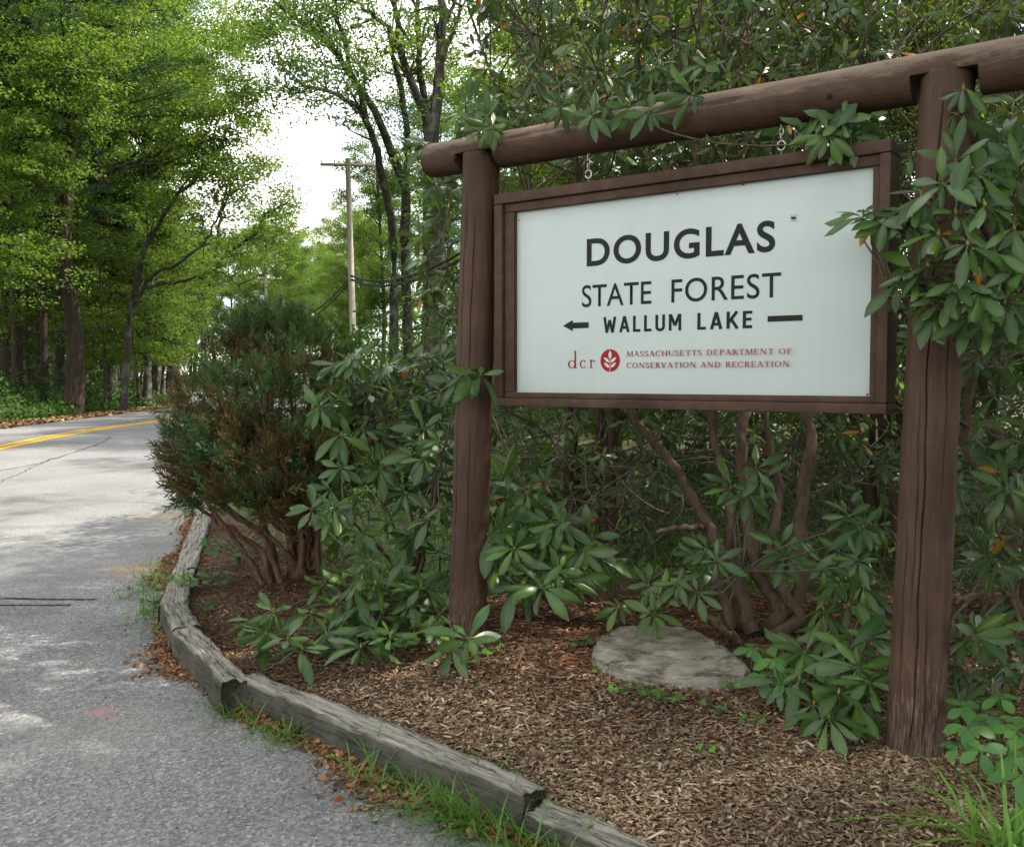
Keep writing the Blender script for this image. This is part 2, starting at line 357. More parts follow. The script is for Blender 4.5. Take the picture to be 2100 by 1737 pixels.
def chip_mat():
    m, N, L, b = mat('wood_chip'); at = nd(N, 'ShaderNodeVertexColor', layer_name='Col'); L.new(at.outputs['Color'], b.inputs['Base Color']); b.inputs['Roughness'].default_value = .85; return m
M['chip'] = chip_mat()
def rock_mat():
    m, N, L, b = mat('lichened_granite'); w = worldpos(N, L, (1.6, 3.4, 5.5), rot=(.22, -.13, .35))
    n = nd(N, 'ShaderNodeTexNoise', Scale=5, Detail=9, Roughness=.7); L.new(w, n.inputs['Vector'])
    r = ramp(N, [(.34, (.09, .08, .06)), (.42, (.24, .215, .17)), (.50, (.42, .39, .32)), (.70, (.58, .55, .48))]); L.new(n.outputs['Fac'], r.inputs['Fac'])
    n2 = nd(N, 'ShaderNodeTexNoise', Scale=2.3, Detail=5); L.new(worldpos(N, L), n2.inputs['Vector'])
    r2 = ramp(N, [(.5, (0, 0, 0)), (.66, (.7, .7, .7))]); L.new(n2.outputs['Fac'], r2.inputs['Fac'])
    n4 = nd(N, 'ShaderNodeTexNoise', Scale=22, Detail=6, Roughness=.8); L.new(w, n4.inputs['Vector'])
    L.new(mixc(N, L, r.outputs['Color'], (.17, .155, .10), r2.outputs['Color']), b.inputs['Base Color']); b.inputs['Roughness'].default_value = .9
    h = nd(N, 'ShaderNodeMath', operation='MULTIPLY_ADD'); h.inputs[1].default_value = 2.0; h.inputs[2].default_value = 0; L.new(n.outputs['Fac'], h.inputs[0]); L.new(n4.outputs['Fac'], h.inputs[2])
    bump(N, L, h.outputs[0], b, 1.0, .03); return m
M['rock'] = rock_mat()

# ------------------------------------------------------------------ ground, road, bed
def grid(xs, ys, zf):
    X, Y = np.meshgrid(xs, ys); V = np.stack([X, Y, zf(X, Y)], -1).reshape(-1, 3)
    nx, ny = len(xs), len(ys); i = (np.arange(ny - 1)[:, None] * nx + np.arange(nx - 1)[None]).ravel()
    return V, np.stack([i, i + 1, i + nx + 1, i + nx], -1)
LEFT = np.array([(-30, -11), (5, -11), (20, -11.2), (36, -13), (46, -15.8), (50, -17.4), (70, -25.8), (80, -29.6), (100, -33.4), (150, -43.5)])
RIGHT = np.array([(25, -5.6), (36, -7.6), (50, -11.6), (70, -18.8), (80, -22.4), (100, -26), (150, -36)])
def xleft(y): return np.interp(y, LEFT[:, 0], LEFT[:, 1])
def xright(y): return np.where(np.asarray(y) < 25, xcurb(y), np.interp(y, RIGHT[:, 0], RIGHT[:, 1]))
def zground(x, y):
    xl, xr = xleft(y), xright(y)
    zl = zroad(y) - .05 + .65 * sst(-.6, -9, x - xl) + .04 * np.sin(1.3 * x + .7 * y)
    zr_ = np.where(y < 30, zroad(y) - .06 + (zbed(x, y) - .03 - zroad(y) + .06) * sst(.35, .75, dcurb(x, y)), zroad(y) - .03 + .3 * sst(0, 4, x - xr))
    return np.where(x < xl, zl, np.where(x > xr, zr_, zroad(y) - .06))
xs = np.concatenate([np.linspace(-900, -80, 10), np.linspace(-70, -16, 40), np.linspace(-15, 12, 110), np.linspace(13, 60, 20), np.linspace(80, 900, 10)])
ys = np.concatenate([np.linspace(-400, -20, 8), np.linspace(-10, 14, 100), np.linspace(15, 60, 60), np.linspace(64, 160, 30), np.linspace(200, 1500, 12)])
V, Fq = grid(xs, ys, zground)
top('ground', mesh_np('ground', V, Fq, M['ground'], smooth=True), kind='structure')
ry = np.concatenate([np.linspace(-25, 30, 120), np.linspace(31, 150, 60)]); nu = 24
u = np.linspace(0, 1, nu)[None]; xl = xleft(ry)[:, None]; xr = (xright(ry) + np.where(ry < 10.3, .06, 0))[:, None]
XX = xl + (xr - xl) * u; YY = np.repeat(ry[:, None], nu, 1)
wob = .12 * np.sin(YY * 2.1) * (u < .01) + .05 * np.sin(YY * 5.3) * (u < .01)
V = np.stack([XX + wob, YY, zroad(YY)], -1).reshape(-1, 3)
i = (np.arange(len(ry) - 1)[:, None] * nu + np.arange(nu - 1)[None]).ravel()
road = top('road', mesh_np('road', V, np.stack([i, i + 1, i + nu + 1, i + nu], -1), M['asphalt'], smooth=True), kind='structure')
def ribbon(path, w, lift=.005, jitter=0.0, seed=1):
    rg = np.random.default_rng(seed); p = np.asarray(path, float); T = norm(np.gradient(p, axis=0)); S = np.stack([-T[:, 1], T[:, 0]], -1)
    wj = (w * (1 + jitter * rg.uniform(-1, 1, len(p))))[:, None]
    a, b = p + S * wj / 2, p - S * wj / 2
    V = np.concatenate([np.c_[a, zroad(a[:, 1]) + lift], np.c_[b, zroad(b[:, 1]) + lift]]); n = len(p); i = np.arange(n - 1)
    return V, np.stack([i, i + n, i + n + 1, i + 1], -1)
yy = np.linspace(-10, 120, 140)
def xmid(y): return np.interp(y, [-10, 16, 25, 36, 50, 70, 80, 100, 150], [-8.7, -8.85, -9.05, -10.3, -14.5, -22.3, -26, -29.7, -39.7])
for off in (-.12, .12):
    V, Fq = ribbon(np.c_[xmid(yy) + off, yy], .15, .005, .04)
    part('yellow_line', mesh_np('yellow_line', V, Fq, M['yellow']), road)
def road_px(pts, n=40, jit=.012, seed=3):
    q = smooth_path([hit(x, y, lambda a, b: zroad(b))[:2] for x, y in pts], n); rg = np.random.default_rng(seed); return q + rg.normal(0, jit, q.shape)
for k, (pts, w) in enumerate((([(-140, 1231), (0, 1229), (120, 1230), (197, 1231)], .028), ([(-140, 1243), (0, 1243), (80, 1242), (146, 1242)], .024),
                              ([(-30, 970), (60, 955), (120, 938), (190, 915), (230, 896)], .035), ([(0, 990), (60, 962), (110, 940)], .02), ([(180, 880), (240, 872), (300, 863), (330, 858)], .09), ([(200, 872), (260, 866), (330, 853)], .07))):
    V, Fq = ribbon(road_px(pts, 60 if k < 2 else 34, .004 if k < 2 else .02, k), w, .004, .6, k)
    part('tar_line' if k < 2 else 'crack', mesh_np('tar_line', V, Fq, M['tar'] if k < 2 else M['crack']), road)

by = np.linspace(-3, 9.6, 110); bu = np.linspace(0, 1, 90) ** 1.5
XX = (xcurb(by) + .11)[:, None] + bu[None] * 7.5; YY = np.repeat(by[:, None], len(bu), 1)
V = np.stack([XX, YY, zbed(XX, YY)], -1).reshape(-1, 3); nx = len(bu)
i = (np.arange(len(by) - 1)[:, None] * nx + np.arange(nx - 1)[None]).ravel()
Fq = np.stack([i, i + 1, i + nx + 1, i + nx], -1)
cen = V[Fq].mean(1); lim = 5.9 + .4 * np.sin(cen[:, 0] * 2.3) + np.where(cen[:, 0] < -.6, (-.6 - cen[:, 0]) * 1.6, 0)
Fq = Fq[cen[:, 1] < lim]
top('mulch_bed', mesh_np('mulch_bed', V, Fq, M['mulch'], smooth=True), kind='structure')

# ------------------------------------------------------------------ sign: post-and-beam frame
def log_post(s0, z0, s1, z1, r0, r1, cracks, seed, seg=260, rings=110):
    rg = np.random.default_rng(seed); a = np.arange(seg) * 2 * math.pi / seg; t = np.linspace(0, 1, rings)
    V = []
    for k, tt in enumerate(t):
        c = SP(s0 + (s1 - s0) * tt, z0 + (z1 - z0) * tt, -.05); r = r0 + (r1 - r0) * tt
        rr = r * (1 + .012 * np.sin(2 * a + 3 * tt) + .008 * np.sin(5 * a + 9 * tt + seed) + .004 * np.sin(11 * a - 17 * tt))
        for (ang, lo, hi, wd, dp) in cracks:
            am = math.radians(ang) + .05 * math.sin(7 * tt + seed + ang) + .03 * math.sin(23 * tt + ang) + .02 * math.sin(61 * tt)
            d = np.abs((a - am + math.pi) % (2 * math.pi) - math.pi); taper = np.clip(min(tt - lo, hi - tt) / .08, 0, 1)
            rr = rr - dp * taper * np.clip(1 - d / wd, 0, 1)
        # angle 0 faces the camera side (SN), positive towards SE
        V.append(c + rr[:, None] * (np.cos(a)[:, None] * SN + np.sin(a)[:, None] * SE))
    V = np.array(V).reshape(-1, 3); i = np.arange(rings - 1)[:, None] * seg; j = np.arange(seg)[None]; jn = (j + 1) % seg
    F4 = np.stack([i + j, i + jn, i + seg + jn, i + seg + j], -1).reshape(-1, 4)
    return mesh_np('post', V, [F4, ((rings - 1) * seg + np.arange(seg))[None]], M['post'], smooth=True)
gate = thing('sign_support', SP(.95, .2), label='brown painted log post-and-beam frame the white sign hangs from', cat='sign frame')
part('post', log_post(-.228, .05, -.117, 2.742, .102, .094, [(-12, .15, .97, .035, .016), (20, .55, .9, .03, .016), (-38, .3, .62, .03, .012), (4, .80, .93, .03, .014), (33, .2, .5, .025, .01)], 1), gate)
part('post', log_post(2.025, -.02, 2.099, 2.745, .108, .094, [(4, .02, .98, .035, .018), (-26, .02, .42, .035, .013), (40, .4, .8, .03, .014), (-8, .25, .6, .025, .012), (24, .05, .3, .03, .014)], 2), gate)
seg = 64; st = np.sort(np.concatenate([np.linspace(-.475, 3.0, 110), [-.117 - .118, -.117 - .117, -.117 + .117, -.117 + .118, 2.099 - .118, 2.099 - .117, 2.099 + .117, 2.099 + .118]]))
V = []; a = np.arange(seg) * 2 * math.pi / seg
for k, s in enumerate(st):
    r = .086 + .010 * (s + .47) / 2.9
    rr = r * (1 + .02 * np.sin(2 * a + 1.3 * s) + .012 * np.sin(3 * a + 5 * s) + .006 * np.sin(7 * a + 13 * s))
    if k in (0, len(st) - 1): rr = rr * .93
    d = np.abs((a - math.radians(15) - .1 * math.sin(3 * s) + math.pi) % (2 * math.pi) - math.pi)
    rr = rr - .012 * np.clip(1 - d / .07, 0, 1) * np.clip(math.sin(s * 2.2) * 2, 0, 1)
    zz = rr * np.sin(a); nn = rr * np.cos(a)
    for ps in (-.117, 2.099):
        if abs(s - ps) < .1175: zz = np.maximum(zz, -.006)
    c = SP(s, 2.752 - .008 * s, -.062); V.append(c + nn[:, None] * SN + zz[:, None] * ZUP)
V = np.array(V).reshape(-1, 3); n = len(st); i = np.arange(n - 1)[:, None] * seg; j = np.arange(seg)[None]; jn = (j + 1) % seg
part('beam', mesh_np('beam', V, [np.stack([i + j, i + jn, i + seg + jn, i + seg + j], -1).reshape(-1, 4), np.arange(seg)[None], ((n - 1) * seg + np.arange(seg))[None]], M['beam'], smooth=True), gate)

# ------------------------------------------------------------------ the hanging sign
sign = thing('hanging_sign', SP(.955, 1.46), label='large white hanging sign with black lettering in a brown wooden frame', cat='sign')
def board(name, s0, s1, z0, z1, n0, n1, m=None, bev=.004):
    """a bevelled board in sign coordinates"""
    import bmesh
    bm = bmesh.new(); mb = MB().box(SP((s0 + s1) / 2, (z0 + z1) / 2, (n0 + n1) / 2), (SE * (s1 - s0) / 2, ZUP * (z1 - z0) / 2, SN * (n1 - n0) / 2))
    me = mb.mesh(name, m or M['frame']); bm.from_mesh(me)
    bmesh.ops.recalc_face_normals(bm, faces=bm.faces)
    bmesh.ops.bevel(bm, geom=list(bm.edges), offset=bev, segments=2, affect='EDGES', profile=.6); bm.to_mesh(me); bm.free(); return part(name, me, sign)
# outer box frame, then inner moulding set back
board('frame_board', 0, 1.912, 2.468, 2.518, -.14, 0); board('frame_board', 0, 1.912, 1.459, 1.500, -.14, 0)
board('frame_board', 0, .050, 1.5025, 2.4655, -.14, -.001); board('frame_board', 1.870, 1.912, 1.5025, 2.4655, -.14, -.001)
board('moulding', .0525, 1.8675, 2.425, 2.466, -.05, -.018, bev=.003); board('moulding', .0525, 1.8675, 1.5015, 1.528, -.05, -.018, bev=.003)
board('moulding', .0525, .112, 1.530, 2.423, -.05, -.019, bev=.003); board('moulding', 1.841, 1.8675, 1.530, 2.423, -.05, -.019, bev=.003)
panel = board('panel', .06, 1.86, 1.51, 2.46, -.06, -.045, M['panel'], .001)
NP = -.045
def flat(name, polys, m, parent=None, n=NP + .0015):
    """flat print: list of polygons in (s,z); each a hair prouder than the one before"""
    mb = MB()
    for k, q in enumerate(polys):
        V = np.array([SP(a, b, n + k * .00004) for a, b in q]); mb.add(V, np.arange(len(V))[None])
    return part(name, mb.mesh(name, m), parent or panel)
def text_part(txt, s0, s1, z0, z1, m, weight=0.0, space=1.0):
    cu = bpy.data.curves.new('lettering', 'FONT'); cu.body = txt; cu.offset = weight; cu.space_character = space; cu.resolution_u = 6
    ob = bpy.data.objects.new('lettering', cu); COL.objects.link(ob); bpy.context.view_layer.update()
    me = bpy.data.meshes.new_from_object(ob.evaluated_get(bpy.context.evaluated_depsgraph_get())); bpy.data.objects.remove(ob)
    co = np.zeros(len(me.vertices) * 3); me.vertices.foreach_get('co', co); co = co.reshape(-1, 3); lo, hi = co.min(0), co.max(0)
    q = (co - lo) / np.maximum(hi - lo, 1e-6)
    W = np.array([SP(s0 + (s1 - s0) * a, z0 + (z1 - z0) * b, NP + .0015) for a, b in q[:, :2]])
    me.vertices.foreach_set('co', W.ravel().astype(np.float32)); me.materials.clear(); me.materials.append(m); me.update(); me.name = 'lettering'
    return part('lettering', me, panel)
text_part('DOUGLAS', .521, 1.443, 2.127, 2.259, M['ink'], .022, 1.12)
text_part('STATE', .495, .866, 1.936, 2.041, M['ink'], .004, 1.0)
text_part('FOREST', .966, 1.470, 1.936, 2.041, M['ink'], .004, 1.06)
flat('arrow', [[(.387, 1.852), (.444, 1.825), (.444, 1.838), (.533, 1.838), (.533, 1.865), (.444, 1.866), (.444, 1.879)][::1]], M['ink'])
flat('arrow_bar', [[(1.414, 1.836), (1.563, 1.836), (1.563, 1.860), (1.414, 1.860)]], M['ink'])
# serif lettering drawn as strokes on a unit cap height
def arc(cx, cy, rx, ry, a0, a1, w0, w1, n=18):
    """thin at the top and bottom, thick at the sides"""
    t = np.radians(np.linspace(a0, a1, n)); w = w0 + (w1 - w0) * np.abs(np.cos(t)) ** 1.3
    o = np.c_[cx + (rx + w / 2) * np.cos(t), cy + (ry + w / 2) * np.sin(t)]; i_ = np.c_[cx + (rx - w / 2) * np.cos(t), cy + (ry - w / 2) * np.sin(t)]
    return [[tuple(o[k]), tuple(o[k + 1]), tuple(i_[k + 1]), tuple(i_[k])] for k in range(n - 1)]
def ln(x0, y0, x1, y1, w):
    d = norm(np.array([x1 - x0, y1 - y0])); p = np.array([-d[1], d[0]]) * w / 2
    return [[(x0 + p[0], y0 + p[1]), (x0 - p[0], y0 - p[1]), (x1 - p[0], y1 - p[1]), (x1 + p[0], y1 + p[1])]]
def sf(x, y, w=.26, h=.05): return [[(x - w / 2, y), (x + w / 2, y), (x + w / 2, y + h), (x - w / 2, y + h)]]
TK, TN = .15, .07
def stem(x, y0=0, y1=1, both=True): return ln(x, y0, x, y1, TK) + sf(x, y0) + (sf(x, y1 - .05) if both else [])
GL = {
 'M': (1.02, ln(.12, 0, .16, 1, TN) + ln(.16, 1, .5, .03, TK) + ln(.5, .03, .84, 1, TN) + ln(.86, 1, .9, 0, TK) + sf(.12, 0) + sf(.9, 0) + sf(.1, .95, .2) + sf(.92, .95, .2)),
 'A': (.86, ln(.42, 1, .1, 0, TN) + ln(.4, 1, .76, 0, TK) + ln(.22, .35, .62, .35, TN) + sf(.1, 0) + sf(.76, 0)),
 'S': (.62, arc(.31, .74, .2, .22, 20, 270, TN, TK) + arc(.31, .26, .22, .24, -160, 90, TN, TK) + ln(.5, .7, .5, .95, .05) + ln(.1, .3, .1, .05, .05)),
 'C': (.82, arc(.44, .5, .36, .46, 40, 320, TN, TK, 24) + ln(.73, .68, .75, .98, .05)),
 'H': (.92, stem(.16) + stem(.76) + ln(.16, .52, .76, .52, TN)),
 'U': (.9, ln(.16, .3, .16, 1, TK) + ln(.76, .3, .76, 1, TN) + arc(.46, .32, .3, .28, 180, 360, TN, .11) + sf(.16, .95) + sf(.76, .95)),
 'E': (.72, stem(.17) + ln(.17, .97, .62, .97, TN) + ln(.17, .03, .64, .03, TN) + ln(.17, .52, .5, .52, TN) + ln(.62, .99, .62, .8, .05) + ln(.64, .0, .66, .22, .05) + ln(.5, .42, .5, .62, .05)),
 'T': (.78, stem(.39, 0, 1, False) + ln(.05, .96, .73, .96, TN) + ln(.06, .99, .05, .78, .05) + ln(.72, .99, .73, .78, .05)),
 'D': (.92, stem(.17) + arc(.35, .5, .44, .46, -90, 90, TN, TK) + ln(.17, .96, .36, .96, TN) + ln(.17, .04, .36, .04, TN)),
 'P': (.7, stem(.17) + arc(.33, .73, .23, .24, -90, 90, TN, TK) + ln(.17, .97, .34, .97, TN) + ln(.17, .49, .34, .49, TN)),
 'R': (.8, stem(.17) + arc(.33, .75, .22, .22, -90, 90, TN, TK) + ln(.17, .97, .34, .97, TN) + ln(.17, .52, .34, .52, TN) + ln(.36, .52, .72, .02, TK) + sf(.74, 0, .14)),
 'N': (.94, ln(.16, 0, .16, 1, TN) + ln(.16, 1, .78, .02, TK) + ln(.78, 0, .78, 1, TN) + sf(.16, 0) + sf(.78, .95) + sf(.1, .95, .18)),
 'O': (.94, arc(.46, .5, .37, .46, 0, 360, TN, TK, 28)),
 'V': (.84, ln(.1, 1, .42, 0, TK) + ln(.74, 1, .42, 0, TN) + sf(.1, .95) + sf(.74, .95)),
 'I': (.38, stem(.18)),
 'F': (.66, stem(.17) + ln(.17, .97, .6, .97, TN) + ln(.17, .52, .48, .52, TN) + ln(.6, .99, .6, .8, .05) + ln(.48, .42, .48, .62, .05)),
 ' ': (.42, []),
 'd': (.86, arc(.36, .32, .26, .30, 0, 360, .04, .13, 24) + ln(.64, 0, .64, 1.38, .12) + sf(.70, 0, .2, .05) + sf(.6, 1.33, .2, .05)),
 'c': (.72, arc(.38, .32, .28, .30, 45, 320, .05, .13, 20) + arc(.55, .52, .03, .03, 0, 360, .07, .07, 10)),
 'r': (.6, ln(.2, 0, .2, .66, .12) + sf(.2, 0, .3) + sf(.16, .6, .2) + arc(.38, .42, .19, .19, 40, 178, .06, .1, 8) + arc(.5, .53, .03, .03, 0, 360, .07, .07, 10)),
}
def serif(txt, s0, s1, z0, h, m, sp=.12):
    x = 0; polys = []
    for ch in txt:
        w, pl = GL[ch]; polys += [[(x + a, b) for a, b in q] for q in pl]; x += w + sp
    x -= sp; k = (s1 - s0) / x
    return flat('lettering', [[(s0 + a * k, z0 + b * h) for a, b in q] for q in polys], m, n=NP + .0012)
SG = {'W': (.86, lambda k: ln(.09, 1, .24, 0, k) + ln(.24, 0, .43, .8, k) + ln(.43, .8, .62, 0, k) + ln(.62, 0, .77, 1, k)), 'A': (.66, lambda k: ln(.08, 0, .33, 1, k) + ln(.33, 1, .58, 0, k) + ln(.2, .3, .46, .3, k)),
      'L': (.50, lambda k: ln(.1, 0, .1, 1, k) + ln(.1, k / 2, .48, k / 2, k)), 'U': (.62, lambda k: ln(.1, .26, .1, 1, k) + ln(.52, .26, .52, 1, k) + arc(.31, .27, .21, .20, 180, 360, k, k, 14)),
      'M': (.78, lambda k: ln(.1, 0, .1, 1, k) + ln(.68, 0, .68, 1, k) + ln(.13, .97, .39, .3, k) + ln(.39, .3, .65, .97, k)), 'K': (.64, lambda k: ln(.1, 0, .1, 1, k) + ln(.14, .38, .56, 1, k) + ln(.26, .55, .58, 0, k)),
      'E': (.54, lambda k: ln(.1, 0, .1, 1, k) + ln(.1, k / 2, .5, k / 2, k) + ln(.1, 1 - k / 2, .5, 1 - k / 2, k) + ln(.1, .52, .46, .52, k))}
def gothic(txt, s0, s1, z0, h, m, sp, k=.17):
    x = 0; L_ = []
    for ch in txt: L_.append((ch, x)); x += SG[ch][0] + sp
    x -= sp; f = (s1 - s0) / x
    for ch, x0 in L_: flat('lettering', [[(s0 + (x0 + a) * f, z0 + b * h) for a, b in q] for q in SG[ch][1](k)], m)
gothic('WALLUM', .613, 1.017, 1.812, .074, M['ink'], .2); gothic('LAKE', 1.092, 1.350, 1.812, .074, M['ink'], .2)
serif('MASSACHUSETTS DEPARTMENT OF', .740, 1.526, 1.699, .0245, M['red'])
serif('CONSERVATION AND RECREATION', .740, 1.516, 1.646, .0245, M['red'])
for ch, a0, a1 in (('d', .414, .474), ('c', .482, .522), ('r', .534, .572)): serif(ch, a0, a1, 1.647, .06, M['red'])
cs, cz = .6515, 1.682
disc = flat('emblem', [[(cs + .0525 * math.cos(t), cz + .053 * math.sin(t)) for t in np.linspace(0, 2 * math.pi, 48, endpoint=False)]], M['red'])
def petal(bx, bz, ang, L, W):
    d = np.array([math.cos(ang), math.sin(ang)]); p = np.array([-d[1], d[0]]); t = np.linspace(0, 1, 9); w = W * np.sin(np.pi * t ** .8) ** .9
    c = np.array([bx, bz]) + np.outer(t, d) * L
    return [tuple(v) for v in c + p * w[:, None] / 2] + [tuple(v) for v in (c - p * w[:, None] / 2)[::-1][1:-1]]
R_ = math.radians
sprig = [petal(cs, cz + .008, R_(90), .040, .017), petal(cs + .004, cz - .008, R_(38), .038, .014), petal(cs - .004, cz - .008, R_(142), .038, .014), petal(cs + .004, cz - .032, R_(38), .036, .014), petal(cs - .004, cz - .032, R_(142), .036, .014),
         [(cs - .0016, cz - .052), (cs + .0016, cz - .052), (cs + .0016, cz + .012), (cs - .0016, cz + .012)]]
flat('leaf_sprig', sprig, M['white'], disc, NP + .0025)
for s_, z_ in ((.125, 2.385), (1.828, 1.535), (.99, 2.415), (1.3, 2.42)):
    flat('screw', [[(s_ + .004 * math.cos(t), z_ + .004 * math.sin(t)) for t in np.linspace(0, 2 * math.pi, 12, endpoint=False)]], M['insect'])
# eye bolts and chain
def torus(c, ax1, ax2, R1, R2, r, seg=20):
    t = np.linspace(0, 2 * math.pi, seg + 1); pts = np.array([c + ax1 * R1 * math.cos(q) + ax2 * R2 * math.sin(q) for q in t]); return MB().tube(pts, r, 7, cap=False)
for s_, ztop in ((.519, 2.655), (1.458, 2.648)):
    ch = part('chain', torus(SP(s_, 2.565, -.06), SE, ZUP, .017, .019, .0042).tube([SP(s_, 2.50, -.06), SP(s_, 2.548, -.06)], .004, 7).mesh('eye_bolt', M['steel'], True), sign)
    ch.name = 'eye_bolt'; z = 2.588; k = 0
    while z < ztop + .01:
        A = SE if k % 2 else SN
        part('chain_link', torus(SP(s_, z + .012, -.06), A, ZUP, .008, .016, .0028, 14).mesh('chain_link', M['steel'], True), ch); z += .024; k += 1
# small insect sitting on the panel
mb = MB(); fc = SP(1.521, 2.259, NP + .006)
mb.tube([fc - SE * .012, fc - SE * .004, fc + SE * .004, fc + SE * .010], [.0015, .0042, .0042, .0015], 8)
for k in range(3):
    for sg in (-1, 1):
        b0 = fc + SE * (k - 1) * .004; mb.tube([b0, b0 + SE * (k - 1) * .006 + ZUP * sg * .008 + SN * .002, b0 + SE * (k - 1) * .010 + ZUP * sg * .013 - SN * .005], .0006, 4)
top('insect', mb.mesh('insect', M['insect'], True), label='tiny dark insect sitting on the white sign beside the largest word', cat='insect')

# ------------------------------------------------------------------ timber kerb
def timber(p0, p1, ztop, zbot, width, seed, label):
    """p0,p1: ends of the front top edge (x,y); the timber lies to the bed side"""
    rg = np.random.default_rng(seed); p0 = np.array(p0, float); p1 = np.array(p1, float); L = np.linalg.norm(p1 - p0); d = (p1 - p0) / L; s = np.array([-d[1], d[0]])
    if s @ np.array([.7, .7]) < 0: s = -s
    n = 60; prof = []
    h0 = zbot; W = width
    for a, b in [(0, 0), (0, .3), (0, .6), (0, .88), (.05, 1), (.2, 1.0), (.35, .985), (.5, 1), (.65, .985), (.8, 1), (.95, 1), (1, .9), (1, .5), (1, 0)]: prof.append((a, b))
    k = len(prof); V = np.zeros((n, k, 3)); t = np.linspace(0, L, n)
    phs = rg.uniform(0, 6, 6)
    for j, (a, b) in enumerate(prof):
        wav = .006 * np.sin(t * 3 + phs[0] + a * 4) + .004 * np.sin(t * 11 + phs[1] + j) + .003 * np.sin(t * 29 + phs[2] * j) + rg.normal(0, .0022, n)
        crack = -.011 * np.clip(np.sin(t * 1.7 + phs[3] + j * 2.1), 0, 1) if (b > .97 and j % 2 == 0) else 0
        chip = -.02 * np.clip(np.sin(t * 4.3 + phs[4]) - .75, 0, 1) * (b > .8) * (a < .2)
        zl = (ztop[0] + (ztop[1] - ztop[0]) * t / L)
        z = zbot + (zl - zbot) * b + (wav + crack + chip) * (b > .2)
        off = a * W + (wav if a in (0, 1) else 0)
        V[:, j, 0] = t; V[:, j, 1] = off; V[:, j, 2] = z
    V[0, :, 0] += rg.normal(0, .004, k); V[-1, :, 0] += rg.normal(0, .004, k)
    i = np.arange(n - 1)[:, None] * k; j = np.arange(k)[None]; jn = (j + 1) % k
    me = mesh_np('landscape_timber', V.reshape(-1, 3), [np.stack([i + j, i + jn, i + k + jn, i + k + j], -1).reshape(-1, 4), np.arange(k)[None], ((n - 1) * k + np.arange(k))[None, ::-1]], M['timber'])
    o = top('landscape_timber', me, (p0[0], p0[1], 0), label=label, cat='timber', group='weathered timbers edging the mulch bed')
    ang = math.atan2(d[1], d[0]); o.rotation_euler.z = ang
    if (s @ np.array([-d[1], d[0]])) < 0: o.scale.y = -1
    return o
timber((1.75, 1.62), (.045, 3.21), (.085, .098), -.05, .13, 1, 'weathered timber of the bed edge, sunk lower than the long one beside it')
timber((.035, 3.235), (-1.37, 4.55), (.145, .145), -.05, .132, 2, 'longest grey weathered timber of the bed edge, grass growing along its foot')
timber((-1.375, 4.40), (-1.98, 5.42), (.164, .162), -.05, .142, 3, 'short cracked timber with exposed end grain where the bed edge bends')
timber((-1.96, 5.38), (-2.27, 6.02), (.162, .160), -.05, .17, 4, 'short timber block overgrown with grass, beyond the cracked one')
timber((-2.255, 5.97), (-2.57, 7.12), (.156, .168), -.05, .17, 6, 'timber half hidden by a leafy seedling, before the pale sunlit one')
timber((-2.55, 7.06), (-3.42, 10.3), (.165, .26), -.05, .17, 5, 'pale sunlit timber at the far end of the bed edge')

# ------------------------------------------------------------------ boulder
def boulder():
    import bmesh
    from mathutils import noise as mn
    tp = [(-.36, -.02, .09), (-.33, .20, .15), (-.15, .31, .175), (.10, .32, .17), (.23, .17, .15), (.37, -.09, .085), (.33, -.21, .045), (.06, -.22, .055), (-.24, -.16, .07)]
    bt = [(-.39, -.06), (-.22, -.25), (.08, -.31), (.37, -.27), (.42, -.08), (.27, .22), (.1, .38), (-.17, .37), (-.39, .2)]
    bm = bmesh.new()
    for p in tp: bm.verts.new(p)
    for p in bt: bm.verts.new((*p, -.14))
    bmesh.ops.convex_hull(bm, input=bm.verts[:]); bmesh.ops.recalc_face_normals(bm, faces=bm.faces[:])
    bmesh.ops.bevel(bm, geom=bm.edges[:], offset=.014, segments=2, affect='EDGES'); bmesh.ops.triangulate(bm, faces=bm.faces[:])
    for k in range(5):
        long_ = [e for e in bm.edges if e.calc_length() > .022]
        if not long_: break
        bmesh.ops.subdivide_edges(bm, edges=long_, cuts=1, use_grid_fill=False); bmesh.ops.triangulate(bm, faces=bm.faces[:])
    bm.normal_update()
    for v in bm.verts:
        p = v.co.copy(); lay = abs(mn.noise(Vector((p.x * 3.5 + p.y * 1.2, p.y * 7, p.z * 16)))); big = mn.fractal(p * 6, 1.0, 2.1, 5)
        v.co = p + v.normal * (.016 * big - .014 * max(0, .22 - lay) * 3 + .004 * mn.noise(p * 60))
    me = bpy.data.meshes.new('boulder'); bm.to_mesh(me); bm.free(); me.materials.append(M['rock']); me.polygons.foreach_set('use_smooth', np.ones(len(me.polygons), bool)); me.update()
    return me
bq = np.array([.74, 4.42]); o = top('boulder', boulder(), (bq[0], bq[1], float(zbed(*bq)) - .03), label='low flat-topped grey boulder lying in the wood chips below the sign', cat='boulder'); o.rotation_euler.z = -.06

